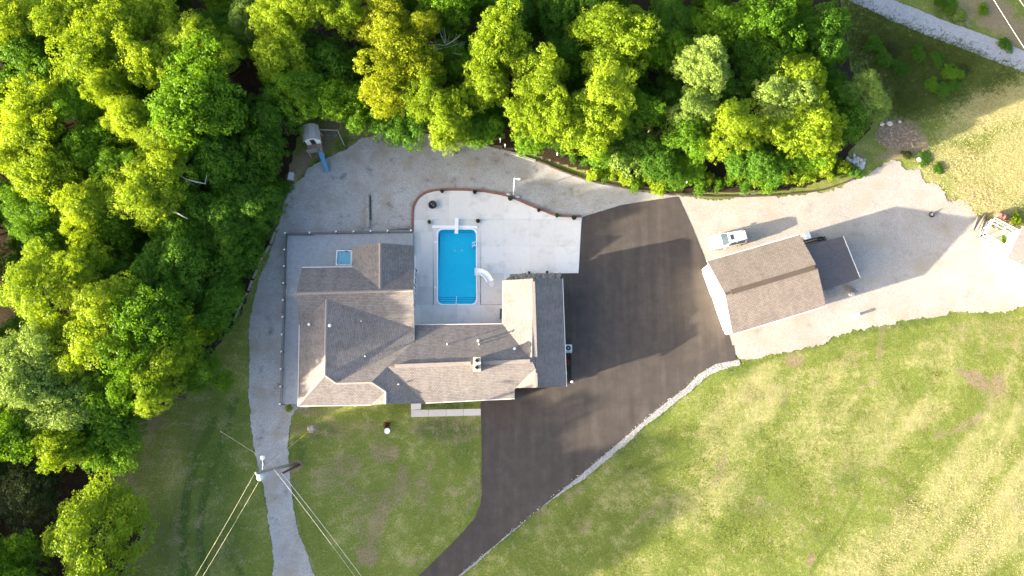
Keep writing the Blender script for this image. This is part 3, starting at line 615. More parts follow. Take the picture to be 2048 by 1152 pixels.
# ------------------------------------------------------------------ pool court: concrete slabs
DECK_PX = [(827,463),(827,425),(830,410),(838,397),(852,387),(872,382),(905,381),(945,382),(985,387),(1020,395),(1055,410),(1085,422),(1108,431),(1130,434),(1163,435),(1160,490),(1157,546),(1062,547),(1040,550),(1016,557),(1012,570),(1012,668),(826,668)]
pool_court = bpy.data.objects.new('pool_court', None); link(pool_court); pool_court['kind'] = 'structure'
def clip(poly, x0, y0, x1, y1):
    for ax, lim, sg in ((0, x0, 1), (0, x1, -1), (1, y0, 1), (1, y1, -1)):
        out = []
        for i in range(len(poly)):
            a, b = poly[i], poly[(i + 1) % len(poly)]; da, db = (a[ax] - lim) * sg, (b[ax] - lim) * sg
            if da >= 0: out.append(a)
            if (da >= 0) != (db >= 0): t = da / (da - db); out.append((a[0] + (b[0] - a[0]) * t, a[1] + (b[1] - a[1]) * t))
        poly = out
        if len(poly) < 3: return []
    return poly
def rects(xs_, ys_): return [(a, c, b, d) for a, b in zip(xs_, xs_[1:]) for c, d in zip(ys_, ys_[1:])]
RL = rects([820, 856], [375, 410, 440, 464]) + rects([856, 897, 960, 1008, 1060, 1110, 1170], [375, 439]) + rects([820, 841, 866], [464, 506, 546, 573, 610]) + \
     rects([962, 1008], [439, 492, 547, 609]) + rects([1008, 1060, 1110, 1170], [439, 492, 548]) + rects([1008, 1020], [548, 609]) + rects([820, 841, 866, 914, 962, 998, 1020], [610, 670]) + [(856, 439, 866, 464)]
slab_m = []
for i, k in enumerate((.82, .93, 1.0, 1.05, 1.1)):
    m = M['concrete'].copy(); m.name = 'concrete_slab'
    for nd in m.node_tree.nodes:
        if nd.type == 'VALTORGB' and len(nd.color_ramp.elements) == 3:
            for e in nd.color_ramp.elements: e.color = tuple(min(.8, c * k) for c in e.color[:3]) + (1,)
    slab_m.append(m)
g_ = .08
for i, rc in enumerate(RL):
    pl = clip(DECK_PX, rc[0] + g_, rc[1] + g_, rc[2] - g_, rc[3] - g_)
    if not pl: continue
    W = [(p.x, p.y) for p in gp(pl, .09)]
    W = [p for j, p in enumerate(W) if math.hypot(p[0] - W[j - 1][0], p[1] - W[j - 1][1]) > .01]
    if len(W) < 3: continue
    tone = 1 if rc[0] < 870 else (3 if rc[0] >= 1000 else 2)
    tone = max(0, min(4, tone + random.choice((-1, 0, 0, 1))))
    if rc[:2] == (820, 375) or rc[:2] == (820, 410): tone = 0
    MB().prism(W, -.02, .09 + random.uniform(-.003, .003)).build('slab', slab_m[tone], pool_court)
# apron round the pool (a ring) and its coping
def ring(name, outer, inner, z0, z1, mat, parent):
    n = len(outer); V = [(*p[:2], z1) for p in outer] + [(*p[:2], z1) for p in inner] + [(*p[:2], z0) for p in outer] + [(*p[:2], z0) for p in inner]; F = []
    for i in range(n):
        j = (i + 1) % n; F += [(i, j, n + j, n + i), (2 * n + j, 2 * n + i, 3 * n + i, 3 * n + j), (j, i, 2 * n + i, 2 * n + j), (n + i, n + j, 3 * n + j, 3 * n + i)]
    return meshobj(name, V, F, mat, parent)
def rect_like(inner, x0, y0, x1, y1):
    out = []; cx, cy = (x0 + x1) / 2, (y0 + y1) / 2
    for x, y in inner:
        dx, dy = x - cx, y - cy; t = min(((x1 - x0) / 2) / abs(dx) if dx else 1e9, ((y1 - y0) / 2) / abs(dy) if dy else 1e9); out.append((cx + dx * t, cy + dy * t))
    return out
pin = rrect(*POOL, 10, 8); pin = pin[::-1]
cop = rrect(POOL[0] - 2.2, POOL[1] - 2.2, POOL[2] + 2.2, POOL[3] + 2.2, 11, 8)[::-1]
ring('apron', gp(rect_like(cop, 866.1, 439.1, 961.9, 609.9), .1), gp(cop, .1), -.02, .105, slab_m[1], pool_court)
pool = thing('swimming_pool', 'rectangular blue swimming pool with white coping in the concrete court', 'swimming pool', G(914, 534)); pinv = Matrix.Translation(-pool.location)
def P_(o): o.matrix_parent_inverse = pinv; return o
M['coping'] = simple('white_coping', (.84, .84, .83), .4, .04, 3, world=True)
P_(ring('coping', gp(cop, .1), gp(pin, .1), -.15, .125, M['coping'], pool))
def liner_material():
    m, nt, N, L, B = nodes('blue_liner'); n = noise(N, L, pos(N), 5, 6, .7); v = N.new('ShaderNodeTexVoronoi'); v.inputs['Scale'].default_value = 2.2; L.new(pos(N), v.inputs['Vector'])
    r = ramp(N, [(.3, (.004, .74, .93)), (.7, (.008, .84, .99))]); L.new(mathn(N, L, 'MULTIPLY_ADD', v.outputs['Distance'], .25, mathn(N, L, 'MULTIPLY', n.outputs[0], .8)), r.inputs[0]); L.new(r.outputs[0], B.inputs['Base Color']); B.inputs['Roughness'].default_value = .6; return m
M['liner'] = liner_material()
WZ = -.10
# basin: walls following the outline and a floor that drops to the deep end
wall_top = gp(pin, .1); n = len(wall_top); floor_py = {}
def depth(py):
    if py > 563: return -.70
    if py > 525: return -.70 - (563 - py) / 38 * .5
    return -1.20
V = [(p.x, p.y, .09) for p in wall_top] + [(p.x, p.y, -2.3) for p in wall_top]
P_(meshobj('basin_wall', V, [(i, (i + 1) % n, n + (i + 1) % n, n + i) for i in range(n)], M['liner'], pool, False))
fl = []; rows = [452, 470, 500, 525, 563, 615]
a0, a1 = G(870, 530, .1).x, G(958, 530, .1).x
V = []; Ff = []
for py in rows: yy = G(914, py, .1).y; V += [(a0, yy, depth(py)), (a1, yy, depth(py))]
for i in range(len(rows) - 1): Ff.append((2 * i, 2 * i + 1, 2 * i + 3, 2 * i + 2))
# clip the floor to the basin by trimming it just inside the outline
V = [(min(max(x, G(876.5, 530, .1).x), G(951.5, 530, .1).x), min(max(y, G(914, 607.6, .1).y), G(914, 459.4, .1).y), z) for x, y, z in V]
P_(meshobj('basin_floor', V, Ff[::-1], M['liner'], pool))
for i, (py0, zt) in enumerate(((602, -.25), (597, -.42), (592.5, -.60))):
    A, Bp = G(877, py0, .1), G(951, 607.5, .1); mbx = MB().box(((A.x + Bp.x) / 2, (A.y + Bp.y) / 2, (zt - .7) / 2), (Bp.x - A.x, abs(A.y - Bp.y), zt + .7)); o = P_(mbx.build('step', M['liner'], pool))
    MB().box(((A.x + Bp.x) / 2, A.y - .03, zt + .004), (Bp.x - A.x - .02, .05, .008)).build('step_edge', simple('step_edge_blue', (.01, .12, .32), .6), o)
P_(sheet('water', gp(pin, .1), M['water'], WZ, kind=None, parent=pool))
for px, py in ((909, 497), (923, 496)):
    q = G(px, py, .1); P_(MB().lathe((q.x, q.y, -1.20), [(.12, 0), (.12, .05), (.05, .06)], 12).build('main_drain', M['white'], pool))
for px, py in ((871, 484), (870.5, 575)):
    q = G(px, py, .1); P_(MB().box((q.x, q.y, .112), (.26, .26, .012)).build('skimmer_lid', M['white'], pool, bevel=.004))
q0, q1 = G(864, 453.5, .1), G(955, 453.5, .1); P_(MB().box(((q0.x + q1.x) / 2, q0.y, .17), (q1.x - q0.x, .32, .13)).build('cover_box', M['coping'], pool, bevel=.02))
# diving board, ladder, slide and handrail
db = thing('diving_board', 'white diving board over the north end of the pool', 'diving board', G(913.5, 452, .1))
MB().box((0, -.12, .42), (.46, 2.1, .06)).build('board', M['white'], db, bevel=.02)
MB().box((0, .5, .2), (.4, .6, .38), taper=.8).build('stand', M['coping'], db); MB().beam((-.24, .1, .3), (.24, .1, .3), .05).build('fulcrum', M['metal'], db)
ld = thing('pool_ladder', 'small white step ladder on the east edge of the pool', 'ladder', G(950, 490, .1))
for yy in (-.24, .24): MB().tube([(-.35, yy, -1.0), (-.35, yy, .25), (-.25, yy, .5), (0, yy, .6), (.3, yy, .5), (.45, yy, .0)], .03, 8).build('handrail', M['white'], ld, True)
for z in (-.25, -.55, -.85): MB().box((-.35, 0, z), (.12, .5, .04)).build('rung', M['white'], ld)
MB().box((-.1, 0, .3), (.05, .48, .05)).build('crossbar', M['white'], ld)
hr = thing('pool_handrail', 'white handrail over the pool steps at the south end', 'handrail', G(913, 608, .1))
MB().tube([(.06, .9, -.5), (.05, .88, .55), (.03, .6, .75), (0, .1, .7), (-.03, -.15, .45), (-.04, -.2, 0)], .035, 8).build('rail', M['white'], hr, True)
MB().box((-.04, -.2, .01), (.2, .2, .02)).build('base_plate', M['metal'], hr)
sl = thing('pool_slide', 'curved white pool slide curling over the east edge of the pool', 'pool slide', G(965, 560, .1)); sc = sl.location
path = [(949, 544, .55), (956, 543.5, .62), (963, 544.5, .8), (970, 548, 1.05), (975.5, 554, 1.35), (979, 560, 1.6), (980.5, 563, 1.65)]
cen = [R(*a) - sc for a in path]; V = []; Ff = []
for i, c in enumerate(cen):
    d = (cen[min(i + 1, len(cen) - 1)] - cen[max(i - 1, 0)]); d.z = 0; d.normalize(); u = Vector((-d.y, d.x, 0))
    for k, (a, z) in enumerate(((-.44, .24), (-.36, .24), (-.32, .03), (0, 0), (.32, .03), (.36, .24), (.44, .24), (.44, -.08), (-.44, -.08))): V.append(c + u * a + Vector((0, 0, z)))
for i in range(len(cen) - 1):
    for k in range(9): Ff.append((i * 9 + k, i * 9 + (k + 1) % 9, (i + 1) * 9 + (k + 1) % 9, (i + 1) * 9 + k))
Ff += [tuple(range(9)), tuple(reversed(range((len(cen) - 1) * 9, len(cen) * 9)))]
meshobj('chute', V, Ff, M['white'], sl, True)
tp, bt = R(981, 564, 1.6) - sc, R(985, 574, .1) - sc; dd = (bt - tp); u = Vector((dd.y, -dd.x, 0)).normalized() * .3
for sg in (-1, 1): MB().tube([tp + u * sg + Vector((0, 0, .3)), tp + u * sg, bt + u * sg], .03, 8).build('ladder_rail', M['white'], sl, True)
for t in (.1, .25, .4, .55, .7, .85): c = tp.lerp(bt, t); MB().beam(c - u, c + u, .11, .03).build('rung', M['white'], sl)
for a in (2, 4): c = cen[a]; MB().tube([c, (c.x, c.y, 0)], .04, 8).build('leg', M['metal'], sl)
# handrails / spa pipe left by the pool: towel box
p = R(1003.5, 629, .1); bn = thing('storage_bench', 'dark narrow bench against the east wing wall by the court', 'bench', (p.x - .05, p.y, .09))
MB().box((0, 0, .43), (.34, 1.4, .05)).build('seat', M['dark'], bn, bevel=.01); MB().box((.14, 0, .65), (.05, 1.4, .35)).build('backrest', M['dark'], bn)
for yy in (-.6, .6):
    for xx in (-.13, .13): MB().box((xx, yy, .2), (.05, .05, .4)).build('leg', M['dark'], bn)
# low red brick edging wall round the court
curve = [(827,462),(827,425),(830,410),(838,397),(852,387),(872,382),(905,381),(945,382),(985,387),(1020,395),(1055,410),(1085,422),(1108,431),(1130,434),(1163,434.5)]
bw = thing('brick_edging', 'low curved red brick edging between pool court and gravel drive', 'brick wall', G(900, 380))
cw = gp(curve, 0); dens = []
for i in range(len(cw) - 1):
    p0, p1, p2, p3 = cw[max(i - 1, 0)], cw[i], cw[i + 1], cw[min(i + 2, len(cw) - 1)]
    for k in range(12):
        t = k / 12; dens.append(.5 * ((2 * p1) + (p2 - p0) * t + (2 * p0 - 5 * p1 + 4 * p2 - p3) * t * t + (3 * p1 - p0 - 3 * p2 + p3) * t ** 3))
dens.append(cw[-1]); f1 = MB(); f2 = MB(); acc = 0; rnd = random.Random(2); step = .115
pts = []; dcum = 0
for a, b in zip(dens, dens[1:]):
    L_ = (b - a).length
    while acc < L_: pts.append((a.lerp(b, acc / L_), (b - a).normalized())); acc += step
    acc -= L_
for i, (p, d) in enumerate(pts):
    u = Vector((-d.y, d.x, 0)); c = p + u * .12
    f1.box((c.x, c.y, .10 + rnd.uniform(-.006, .006)), (step - .012, .26, .22), math.atan2(d.y, d.x))
    c = p - u * .04
    if i % 2 == 0: f2.box((c.x, c.y, .05), (2 * step - .014, .05, .16), math.atan2(d.y, d.x))
for o in (f1.build('cap_bricks', M['brickred'], bw), f2.build('face_bricks', M['brickred'], bw)): o['kind'] = 'stuff'; o.matrix_parent_inverse = Matrix.Translation(-bw.location)
# round planters on the edging and at the pool corners
M['pot'] = simple('dark_pot', (.06, .05, .045), .6, .3, 6); M['leafdark'] = None
def leafcloud(name, n, rx, rz, size, mat, parent, seed, z0=0.0):
    r = np.random.RandomState(seed); d = r.normal(size=(n, 3)); d /= np.linalg.norm(d, axis=1)[:, None]; d[:, 2] = np.abs(d[:, 2]) * 1.0 - .15
    c = d * np.array([rx, rx, rz]) * r.uniform(.45, 1.05, (n, 1)); c[:, 2] += z0
    return leafmesh(name, c, d, size, r, mat, parent)
def leafmesh(name, c, d, size, r, mat, parent, rand=.75, asp=.55):
    n = len(c); nr = d + r.normal(size=(n, 3)) * rand; nr /= np.linalg.norm(nr, axis=1)[:, None] + 1e-9
    t = np.cross(nr, r.normal(size=(n, 3))); t /= np.linalg.norm(t, axis=1)[:, None] + 1e-9; b = np.cross(nr, t)
    s = size * r.uniform(.6, 1.3, (n, 1)); v = np.stack([c - t * s * .5, c + b * s * asp * .5 + nr * s * .1, c + t * s * .5, c - b * s * asp * .5 + nr * s * .1], 1).reshape(-1, 3)
    m = bpy.data.meshes.new(name or 'crown'); m.vertices.add(4 * n); m.vertices.foreach_set('co', v.astype('f').ravel()); m.loops.add(4 * n); m.loops.foreach_set('vertex_index', np.arange(4 * n, dtype='i'))
    m.polygons.add(n); m.polygons.foreach_set('loop_start', np.arange(0, 4 * n, 4, dtype='i')); m.update(calc_edges=True)
    if mat is not None: m.materials.append(mat)
    if name is None: return m
    return link(bpy.data.objects.new(name, m), parent)
def leaf_material(name, lo, hi, trans=.5, tint=(1.3, 1.15, .3)):
    m, nt, N, L, B = nodes(name); N.remove(B); out = N['Material Output']; oi = N.new('ShaderNodeObjectInfo')
    n = noise(N, L, pos(N), .7, 4, .65); n2 = noise(N, L, pos(N), 7, 3, .6)
    f = mathn(N, L, 'MULTIPLY_ADD', n.outputs[0], .45, mathn(N, L, 'MULTIPLY_ADD', n2.outputs[0], .45, mathn(N, L, 'MULTIPLY_ADD', oi.outputs['Random'], .3, -.1)))
    r = ramp(N, [(.2, lo), (.8, hi)]); L.new(f, r.inputs[0])
    d = N.new('ShaderNodeBsdfDiffuse'); L.new(r.outputs[0], d.inputs[0]); t = N.new('ShaderNodeBsdfTranslucent')
    L.new(mix(N, L, 1.0, r.outputs[0], tint, 'MULTIPLY'), t.inputs[0])
    g = N.new('ShaderNodeBsdfGlossy'); g.inputs['Roughness'].default_value = .45; g.inputs[0].default_value = (.9, .9, .9, 1)
    mx = N.new('ShaderNodeMixShader'); mx.inputs[0].default_value = trans; L.new(d.outputs[0], mx.inputs[1]); L.new(t.outputs[0], mx.inputs[2])
    m2 = N.new('ShaderNodeMixShader'); m2.inputs[0].default_value = .008; L.new(mx.outputs[0], m2.inputs[1]); L.new(g.outputs[0], m2.inputs[2]); L.new(m2.outputs[0], out.inputs[0]); return m
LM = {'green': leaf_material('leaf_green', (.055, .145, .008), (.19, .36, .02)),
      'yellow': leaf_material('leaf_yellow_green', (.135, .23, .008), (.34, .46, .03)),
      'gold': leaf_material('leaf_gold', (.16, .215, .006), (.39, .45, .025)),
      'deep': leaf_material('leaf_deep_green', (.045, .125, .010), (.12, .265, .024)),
      'silver': leaf_material('leaf_silver_green', (.10, .18, .022), (.29, .40, .085), .4, (1.1, 1.05, .6)),
      'olive': leaf_material('leaf_olive', (.045, .065, .018), (.10, .13, .04)),
      'red': leaf_material('leaf_dark_red', (.05, .008, .012), (.14, .02, .03), .3, (1.2, .6, .5)),
      'pink': leaf_material('petal_pink', (.35, .04, .14), (.6, .08, .25), .3, (1, .8, .8)),
      'coral': leaf_material('petal_red', (.3, .03, .02), (.5, .08, .04), .3, (1, .8, .8))}
def planter(px, py, lb, seed, r=.28, green=True, z=.09):
    p = R(px, py, z + .3); t = thing('planter', lb, 'planter', (p.x, p.y, z), 0, 'round planters round the pool court')
    MB().lathe((0, 0, 0), [(r * .7, 0), (r, .38), (r, .42), (r * .86, .42), (r * .82, .34), (.02, .34)], 16).build('pot', M['pot'], t, True)
    leafcloud('plant', 70, r * .9, .25, .13, LM['deep' if green else 'olive'], t, seed, .36); return t
for i, (a, b, lb, g) in enumerate([(884,382.5,'dark round planter on the brick edging behind the fire pit',0),(949.5,384,'dark round planter on the edging above the diving board end',0),(1020.5,397,'dark round planter on the edging beside the white lamp post',0),(1077.5,420.5,'dark round planter midway down the sloping east edging',0),(1114,431,'planter with yellow-green plant, second from the asphalt on the edging',1),(1148,435.5,'dark round planter nearest the asphalt on the brick edging',0),(858.5,444,'planter with green plant at the northwest pool corner',1),(956,442,'dark planter at the northeast pool corner',0)]): planter(a, b, lb, i, .24 + .04 * (i % 3), g)
for i, (a, b, lb) in enumerate([(830.5,574.5,'upper of two small white-rimmed pots under the tall court windows'),(830.5,609,'lower of two small white-rimmed pots under the tall court windows')]):
    p = R(a, b, .4); t = thing('small_pot', lb, 'pot', (p.x, p.y, .09), 0, 'white-rimmed pots by the west wing wall'); MB().lathe((0, 0, 0), [(.13, 0), (.2, .3), (.2, .34), (.14, .34), (.12, .26), (.01, .26)], 16).build('pot', M['white'], t, True); MB().lathe((0, 0, .27), [(.12, 0), (.12, .04), (.02, .07)], 12).build('soil', M['soil'], t)
for i, (a, b, lb) in enumerate([(1058,545.5,'left of two small dark urns at the rock bed corner'),(1094,544.5,'right of two small dark urns at the rock bed edge')]):
    p = R(a, b, .3); t = thing('urn', lb, 'urn', (p.x, p.y, .09), 0, 'urns by the rock bed'); MB().lathe((0, 0, 0), [(.12, 0), (.06, .1), (.16, .3), (.18, .38), (.1, .38), (.02, .3)], 12).build('bowl', M['dark'], t, True); leafcloud('plant', 24, .12, .15, .1, LM['olive'], t, i + 30, .36)
p = R(829, 540, .5); t = thing('black_wall_lantern', 'curly black iron stand beside the tall east wall', 'plant stand', (p.x + .12, p.y, .09))
MB().tube([(0, 0, 0), (0, 0, 1.0), (.12, .05, 1.15), (.2, .0, 1.05)], .025, 6).build('stem', M['dark'], t); MB().lathe((0, 0, 0), [(.18, 0), (.16, .04), (.02, .05)], 10).build('foot', M['dark'], t)
# fire pit
p = G(865.5, 411, .09); t = thing('fire_pit', 'round black metal fire pit on the grey corner slab', 'fire pit', (p.x, p.y, .09))
MB().lathe((0, 0, 0), [(.40, .0), (.52, .32), (.56, .34), (.56, .38), (.48, .38), (.36, .14), (.02, .12)], 24).build('bowl', M['dark'], t, True)
f = MB(); rnd = random.Random(5)
for i in range(5): a = rnd.uniform(0, 3.1); f.beam((-.25 * math.cos(a), -.25 * math.sin(a), .2 + .03 * i), (.25 * math.cos(a), .25 * math.sin(a), .24 + .03 * i), .06)
f.build('ash_logs', M['wood_grey'], t)
f = MB()
for a in range(0, 180, 30): f.tube([(.5 * math.cos(math.radians(a)), .5 * math.sin(math.radians(a)), .40), (0, 0, .52), (-.5 * math.cos(math.radians(a)), -.5 * math.sin(math.radians(a)), .40)], .009, 4)
f.build('spark_screen', M['dark'], t)
# white lamp post on the gravel
b, tpt = G(1027, 388), R(1033.5, 351, 6.0)
lp = thing('lamp_post', 'tall thin white lamp post on the gravel north of the court', 'lamp post', b)
MB().tube([(0, 0, 0), (0, 0, 5.9)], [.075, .05], 10).build('pole', M['white'], lp, True); MB().lathe((0, 0, 0), [(.14, 0), (.12, .1), (.06, .14)], 10).build('base', M['white'], lp)
MB().tube([(0, 0, 5.7), (.2, -.06, 5.9), (.45, -.1, 5.88)], .03, 8).build('arm', M['white'], lp, True); MB().box((.5, -.1, 5.84), (.42, .22, .12)).build('lamp_head', M['white'], lp, bevel=.03)
for px, py, lb in ((1017, 389, 'pale boulder just left of the lamp post foot'), (1035, 394, 'pale boulder just right of the lamp post foot')):
    p = G(px, py); tag(MB().ico((p.x, p.y, .12), .28, 2, .12, (1.3, .8, .6)).build('boulder', M['stone_w'], None, True), lb, 'boulder')
# rock bed at the court's south edge
RB = [(1013,557),(1030,551.5),(1046,548.5),(1062,547.5),(1121,548),(1121,562),(1013,564)]
sheet('rock_bed', gp(RB, .0), M['soil'], .036)
scatter_stones('river_rocks', RB, 420, .08, .19, M['stone_g'], 12, .05)
# front walk, stoop and planting strip
walk = bpy.data.objects.new('front_walk', None); link(walk); walk['kind'] = 'structure'
for a, b in zip((822, 857, 892, 927), (857, 892, 927, 962)):
    MB().prism([(p.x, p.y) for p in gp([(a + .3, 820 - (a - 822) * .018), (b - .3, 820 - (b - 822) * .018), (b - .3, 834 - (b - 822) * .023), (a + .3, 834 - (a - 822) * .023)], .07)], -.03, .07).build('slab', slab_m[0], walk)
MB().prism([(p.x, p.y) for p in gp([(822, 800), (842, 800), (842, 818.5), (822, 819.5)], .14)], -.03, .14).build('stoop', slab_m[1], walk)
p = G(895, 803); t = thing('flowering_shrub', 'small shrub with pink flowers against the front wall', 'shrub', (p.x, p.y, 0)); leafcloud('foliage', 160, .45, .5, .14, LM['deep'], t, 41); leafcloud('flowers', 90, .42, .55, .13, LM['pink'], t, 42, .05)
p = G(578, 817); t = thing('round_shrub', 'small bright yellow-green round shrub at the deck corner', 'shrub', (p.x, p.y, 0)); leafcloud('foliage', 420, .52, .7, .14, LM['yellow'], t, 43); MB().tube([(0, 0, 0), (0, 0, .4)], .05, 6).build('stem', M['wood_dark'], t)
p = G(774, 850); t = thing('red_maple', 'small dark red ornamental shrub in the front lawn', 'shrub', (p.x, p.y, 0)); leafcloud('foliage', 240, .5, .8, .16, LM['red'], t, 44); MB().tube([(0, 0, 0), (0, 0, .5)], .04, 6).build('stem', M['wood_dark'], t)
p = G(776, 862); t = thing('garden_ornament', 'small white birdbath basin beside the red shrub', 'birdbath', (p.x, p.y, 0)); MB().lathe((0, 0, 0), [(.2, 0), (.09, .1), (.08, .5), (.34, .6), (.36, .66), (.3, .64), (.02, .58)], 16).build('basin', M['white'], t, True)
# planting bed and air conditioner along the east wall
sheet('mulch_bed', gp([(1118,690),(1142,690),(1143,768),(1122,768)], 0), M['soil'], .0395)
p = G(1136, 697, .4); ac = thing('air_conditioner', 'square grey air conditioner with round fan beside the east wall', 'air conditioner', (p.x, p.y, 0))
M['acgrey'] = simple('pale_grey_enamel', (.56, .58, .60), .5, .06, 4)
MB().box((0, 0, .06), (1.05, 1.05, .12)).build('pad', M['concrete'], ac); f = MB().box((0, 0, .46), (.86, .86, .68)); f.build('cabinet', M['dark'], ac)
for sx in (-1, 1):
    for sy in (-1, 1): MB().box((sx * .41, sy * .41, .47), (.1, .1, .72)).build('corner_post', M['acgrey'], ac)
n = 24; o_ = [(.46 * max(-1, min(1, 1.35 * math.cos(2 * math.pi * i / n))), .46 * max(-1, min(1, 1.35 * math.sin(2 * math.pi * i / n)))) for i in range(n)]; i_ = [(.31 * math.cos(2 * math.pi * i / n), .31 * math.sin(2 * math.pi * i / n)) for i in range(n)]
ring('top_panel', o_, i_, .82, .88, M['acgrey'], ac)
MB().lathe((0, 0, .81), [(.07, 0), (.07, .06), (.02, .07)], 12).build('fan_hub', M['white'], ac)
for k in range(4): a = k * math.pi / 2; MB().box((.17 * math.cos(a), .17 * math.sin(a), .825), (.24, .12, .012), a).build('fan_blade', M['dark'], ac)
for k in range(3): MB().tube([(.1 * (k + 1) * math.cos(2 * math.pi * i / 20), .1 * (k + 1) * math.sin(2 * math.pi * i / 20), .9) for i in range(21)], .006, 4, False).build('guard_ring', M['dark'], ac)
p = G(1135, 724); t = thing('flowering_shrub', 'red flowering shrub in the dark bed below the air conditioner', 'shrub', (p.x, p.y, 0)); leafcloud('foliage', 60, .4, .45, .14, LM['deep'], t, 51); leafcloud('flowers', 90, .42, .5, .14, LM['coral'], t, 52, .05)
p = G(1133, 746); t = thing('spiky_plant', 'spiky pale green plant low in the east wall bed', 'plant', (p.x, p.y, 0)); f = MB(); rnd = random.Random(4)
for i in range(18): a = rnd.uniform(0, 6.28); e = rnd.uniform(.3, 1.2); f.add([(.03 * math.sin(a), -.03 * math.cos(a), .02), (-.03 * math.sin(a), .03 * math.cos(a), .02), (.5 * math.cos(a) * math.cos(e), .5 * math.sin(a) * math.cos(e), .55 * math.sin(e) + .05)], [(0, 1, 2)])
f.build('leaves', LM['silver'], t)
p = G(1143, 764); t = thing('garden_lantern', 'small white globe lamp at the end of the east wall bed', 'garden lamp', (p.x, p.y, 0)); MB().lathe((0, 0, 0), [(.08, 0), (.05, .1), (.05, .5)], 10).build('post', M['dark'], t); MB().ico((0, 0, .62), .17, 2).build('globe', M['white'], t, True)

# ------------------------------------------------------------------ timbers, play set, utility things
def edging(name, label, pts_px, w_, h_, gap, mat, seed, piece=2.4, levels=1, lean=.0):
    rnd = random.Random(seed); P = gp(pts_px); t = thing(name, label, 'timber edging', P[0]); o0 = P[0]; acc = 0
    for a, b in zip(P, P[1:]):
        L_ = (b - a).length; k = max(1, round(L_ / piece))
        for i in range(k):
            for lv in range(levels):
                c0, c1 = a.lerp(b, (i + gap / 2) / k) - o0, a.lerp(b, (i + 1 - gap / 2) / k) - o0; z = h_ * (.5 + lv) + rnd.uniform(-.02, .02)
                off = Vector((rnd.uniform(-.06, .06), rnd.uniform(-.06, .06), 0))
                MB().beam(c0 + off + Vector((0, 0, z)), c1 + off + Vector((0, 0, z + rnd.uniform(-.03, .03))), w_ * rnd.uniform(.85, 1.1), h_).build('timber', mat, t)
    return t
edging('timber_edging', 'row of weathered timbers along the west bank of the gravel drive', [(470,640),(486,602),(497,585),(505,560),(516,538),(526,513),(540,490),(551,462),(560,448)], .24, .22, .18, M['wood_grey'], 3, 1.9)
edging('timber_edging', 'pale railway sleepers edging the north bank above the lamp post', [(968,292),(1000,301),(1040,312),(1072,322)], .32, .22, .03, M['wood_grey'], 4, 2.4)
edging('timber_edging', 'dark timber edging along the foot of the woods east of the sleepers', [(1074,323),(1100,333),(1130,345),(1165,357),(1210,369),(1260,378),(1310,385),(1370,391)], .2, .25, .05, M['wood_dark'], 5, 2.6)
edging('timber_edging', 'thin dark timber edging between woods and the sunlit gravel yard', [(1372,391),(1430,394),(1490,394),(1560,391),(1610,386),(1650,379),(1690,366),(1722,350)], .16, .2, .04, M['wood_dark'], 6, 3.0)
edging('timber_edging', 'short log row under the trees behind the north gravel', [(836,264),(852,266),(868,268)], .2, .2, .1, M['wood_dark'], 7, 1.6)
t = thing('sleeper_pair', 'two pale concrete-grey beams laid end to end on the gravel', 'beam', G(736, 425))
for a, b in (((735,391),(735.5,415)), ((735.5,416),(736.5,456))): c0, c1 = G(*a) - t.location, G(*b) - t.location; MB().beam(c0 + Vector((0, 0, .15)), c1 + Vector((0, 0, .15)), .42, .3).build('beam', M['wood_grey'], t, bevel=.02)
c0, c1 = G(741, 392) - t.location, G(742, 440) - t.location; MB().beam(c0 + Vector((0, 0, .06)), c1 + Vector((0, 0, .06)), .12, .12).build('strip', M['wood_dark'], t)
# play tower
p = G(634, 292); ang = math.radians(-12); ps = thing('play_tower', 'small wooden play tower with white cabin, grey roof and blue slide', 'play tower', (p.x, p.y, 0), math.radians(10))
fz = 1.5
for x in (-.9, .9):
    for y in (-1.5, 1.3): MB().box((x, y, (fz if y < -1 else fz + 1.6) / 2 + (.45 if y < -1 else 0)), (.1, .1, fz + (.9 if y < -1 else 1.6))).build('leg', M['wood_grey'], ps)
MB().box((0, -.1, fz), (1.95, 2.95, .1)).build('platform', M['wood'], ps)
f = MB()
f.box((-.88, .45, fz + .75), (.05, 1.7, 1.4)).box((.88, .45, fz + .75), (.05, 1.7, 1.4)).box((0, 1.28, fz + .75), (1.7, .05, 1.4)).box((-.6, -.4, fz + .75), (.55, .05, 1.4)).box((.6, -.4, fz + .75), (.55, .05, 1.4))
f.add([(-.88, -.4, fz + 1.45), (.88, -.4, fz + 1.45), (0, -.4, fz + 2.1)], [(0, 1, 2)]); f.build('cabin_wall', M['white'], ps)
MB().box((0, -.36, fz + .65), (.6, .03, 1.2)).build('doorway', M['dark'], ps)
M['pale_roof'] = simple('pale_grey_roofing', (.40, .40, .39), .9, .15, 5, bstr=.3)
for sg in (-1, 1):
    f = MB(); f.add([(0, -.6, fz + 2.25), (0, 1.5, fz + 2.25), (sg * .66, 1.5, fz + 2.0), (sg * .66, -.6, fz + 2.0), (sg * 1.08, 1.5, fz + 1.4), (sg * 1.08, -.6, fz + 1.4)], [(0, 1, 2, 3) if sg < 0 else (3, 2, 1, 0), (3, 2, 4, 5) if sg < 0 else (5, 4, 2, 3)]); o = f.build('roof', M['pale_roof'], ps); sm = o.modifiers.new('s', 'SOLIDIFY'); sm.thickness = .06; sm.offset = 0
f = MB()
for z in (.45, .9): f.beam((-.92, -1.5, fz + z), (.35, -1.5, fz + z), .06, .08)
for i in range(7): f.box((-.85 + .18 * i, -1.5, fz + .48), (.05, .04, .85))
f.build('railing', M['wood_grey'], ps)
M['slide_blue'] = simple('blue_plastic', (.07, .24, .40), .35, .08, 3)
f = MB(); a, b = Vector((.62, -1.4, fz + .05)), Vector((.95, -3.9, .12)); a2 = a.lerp(b, .85); a2.z = .3
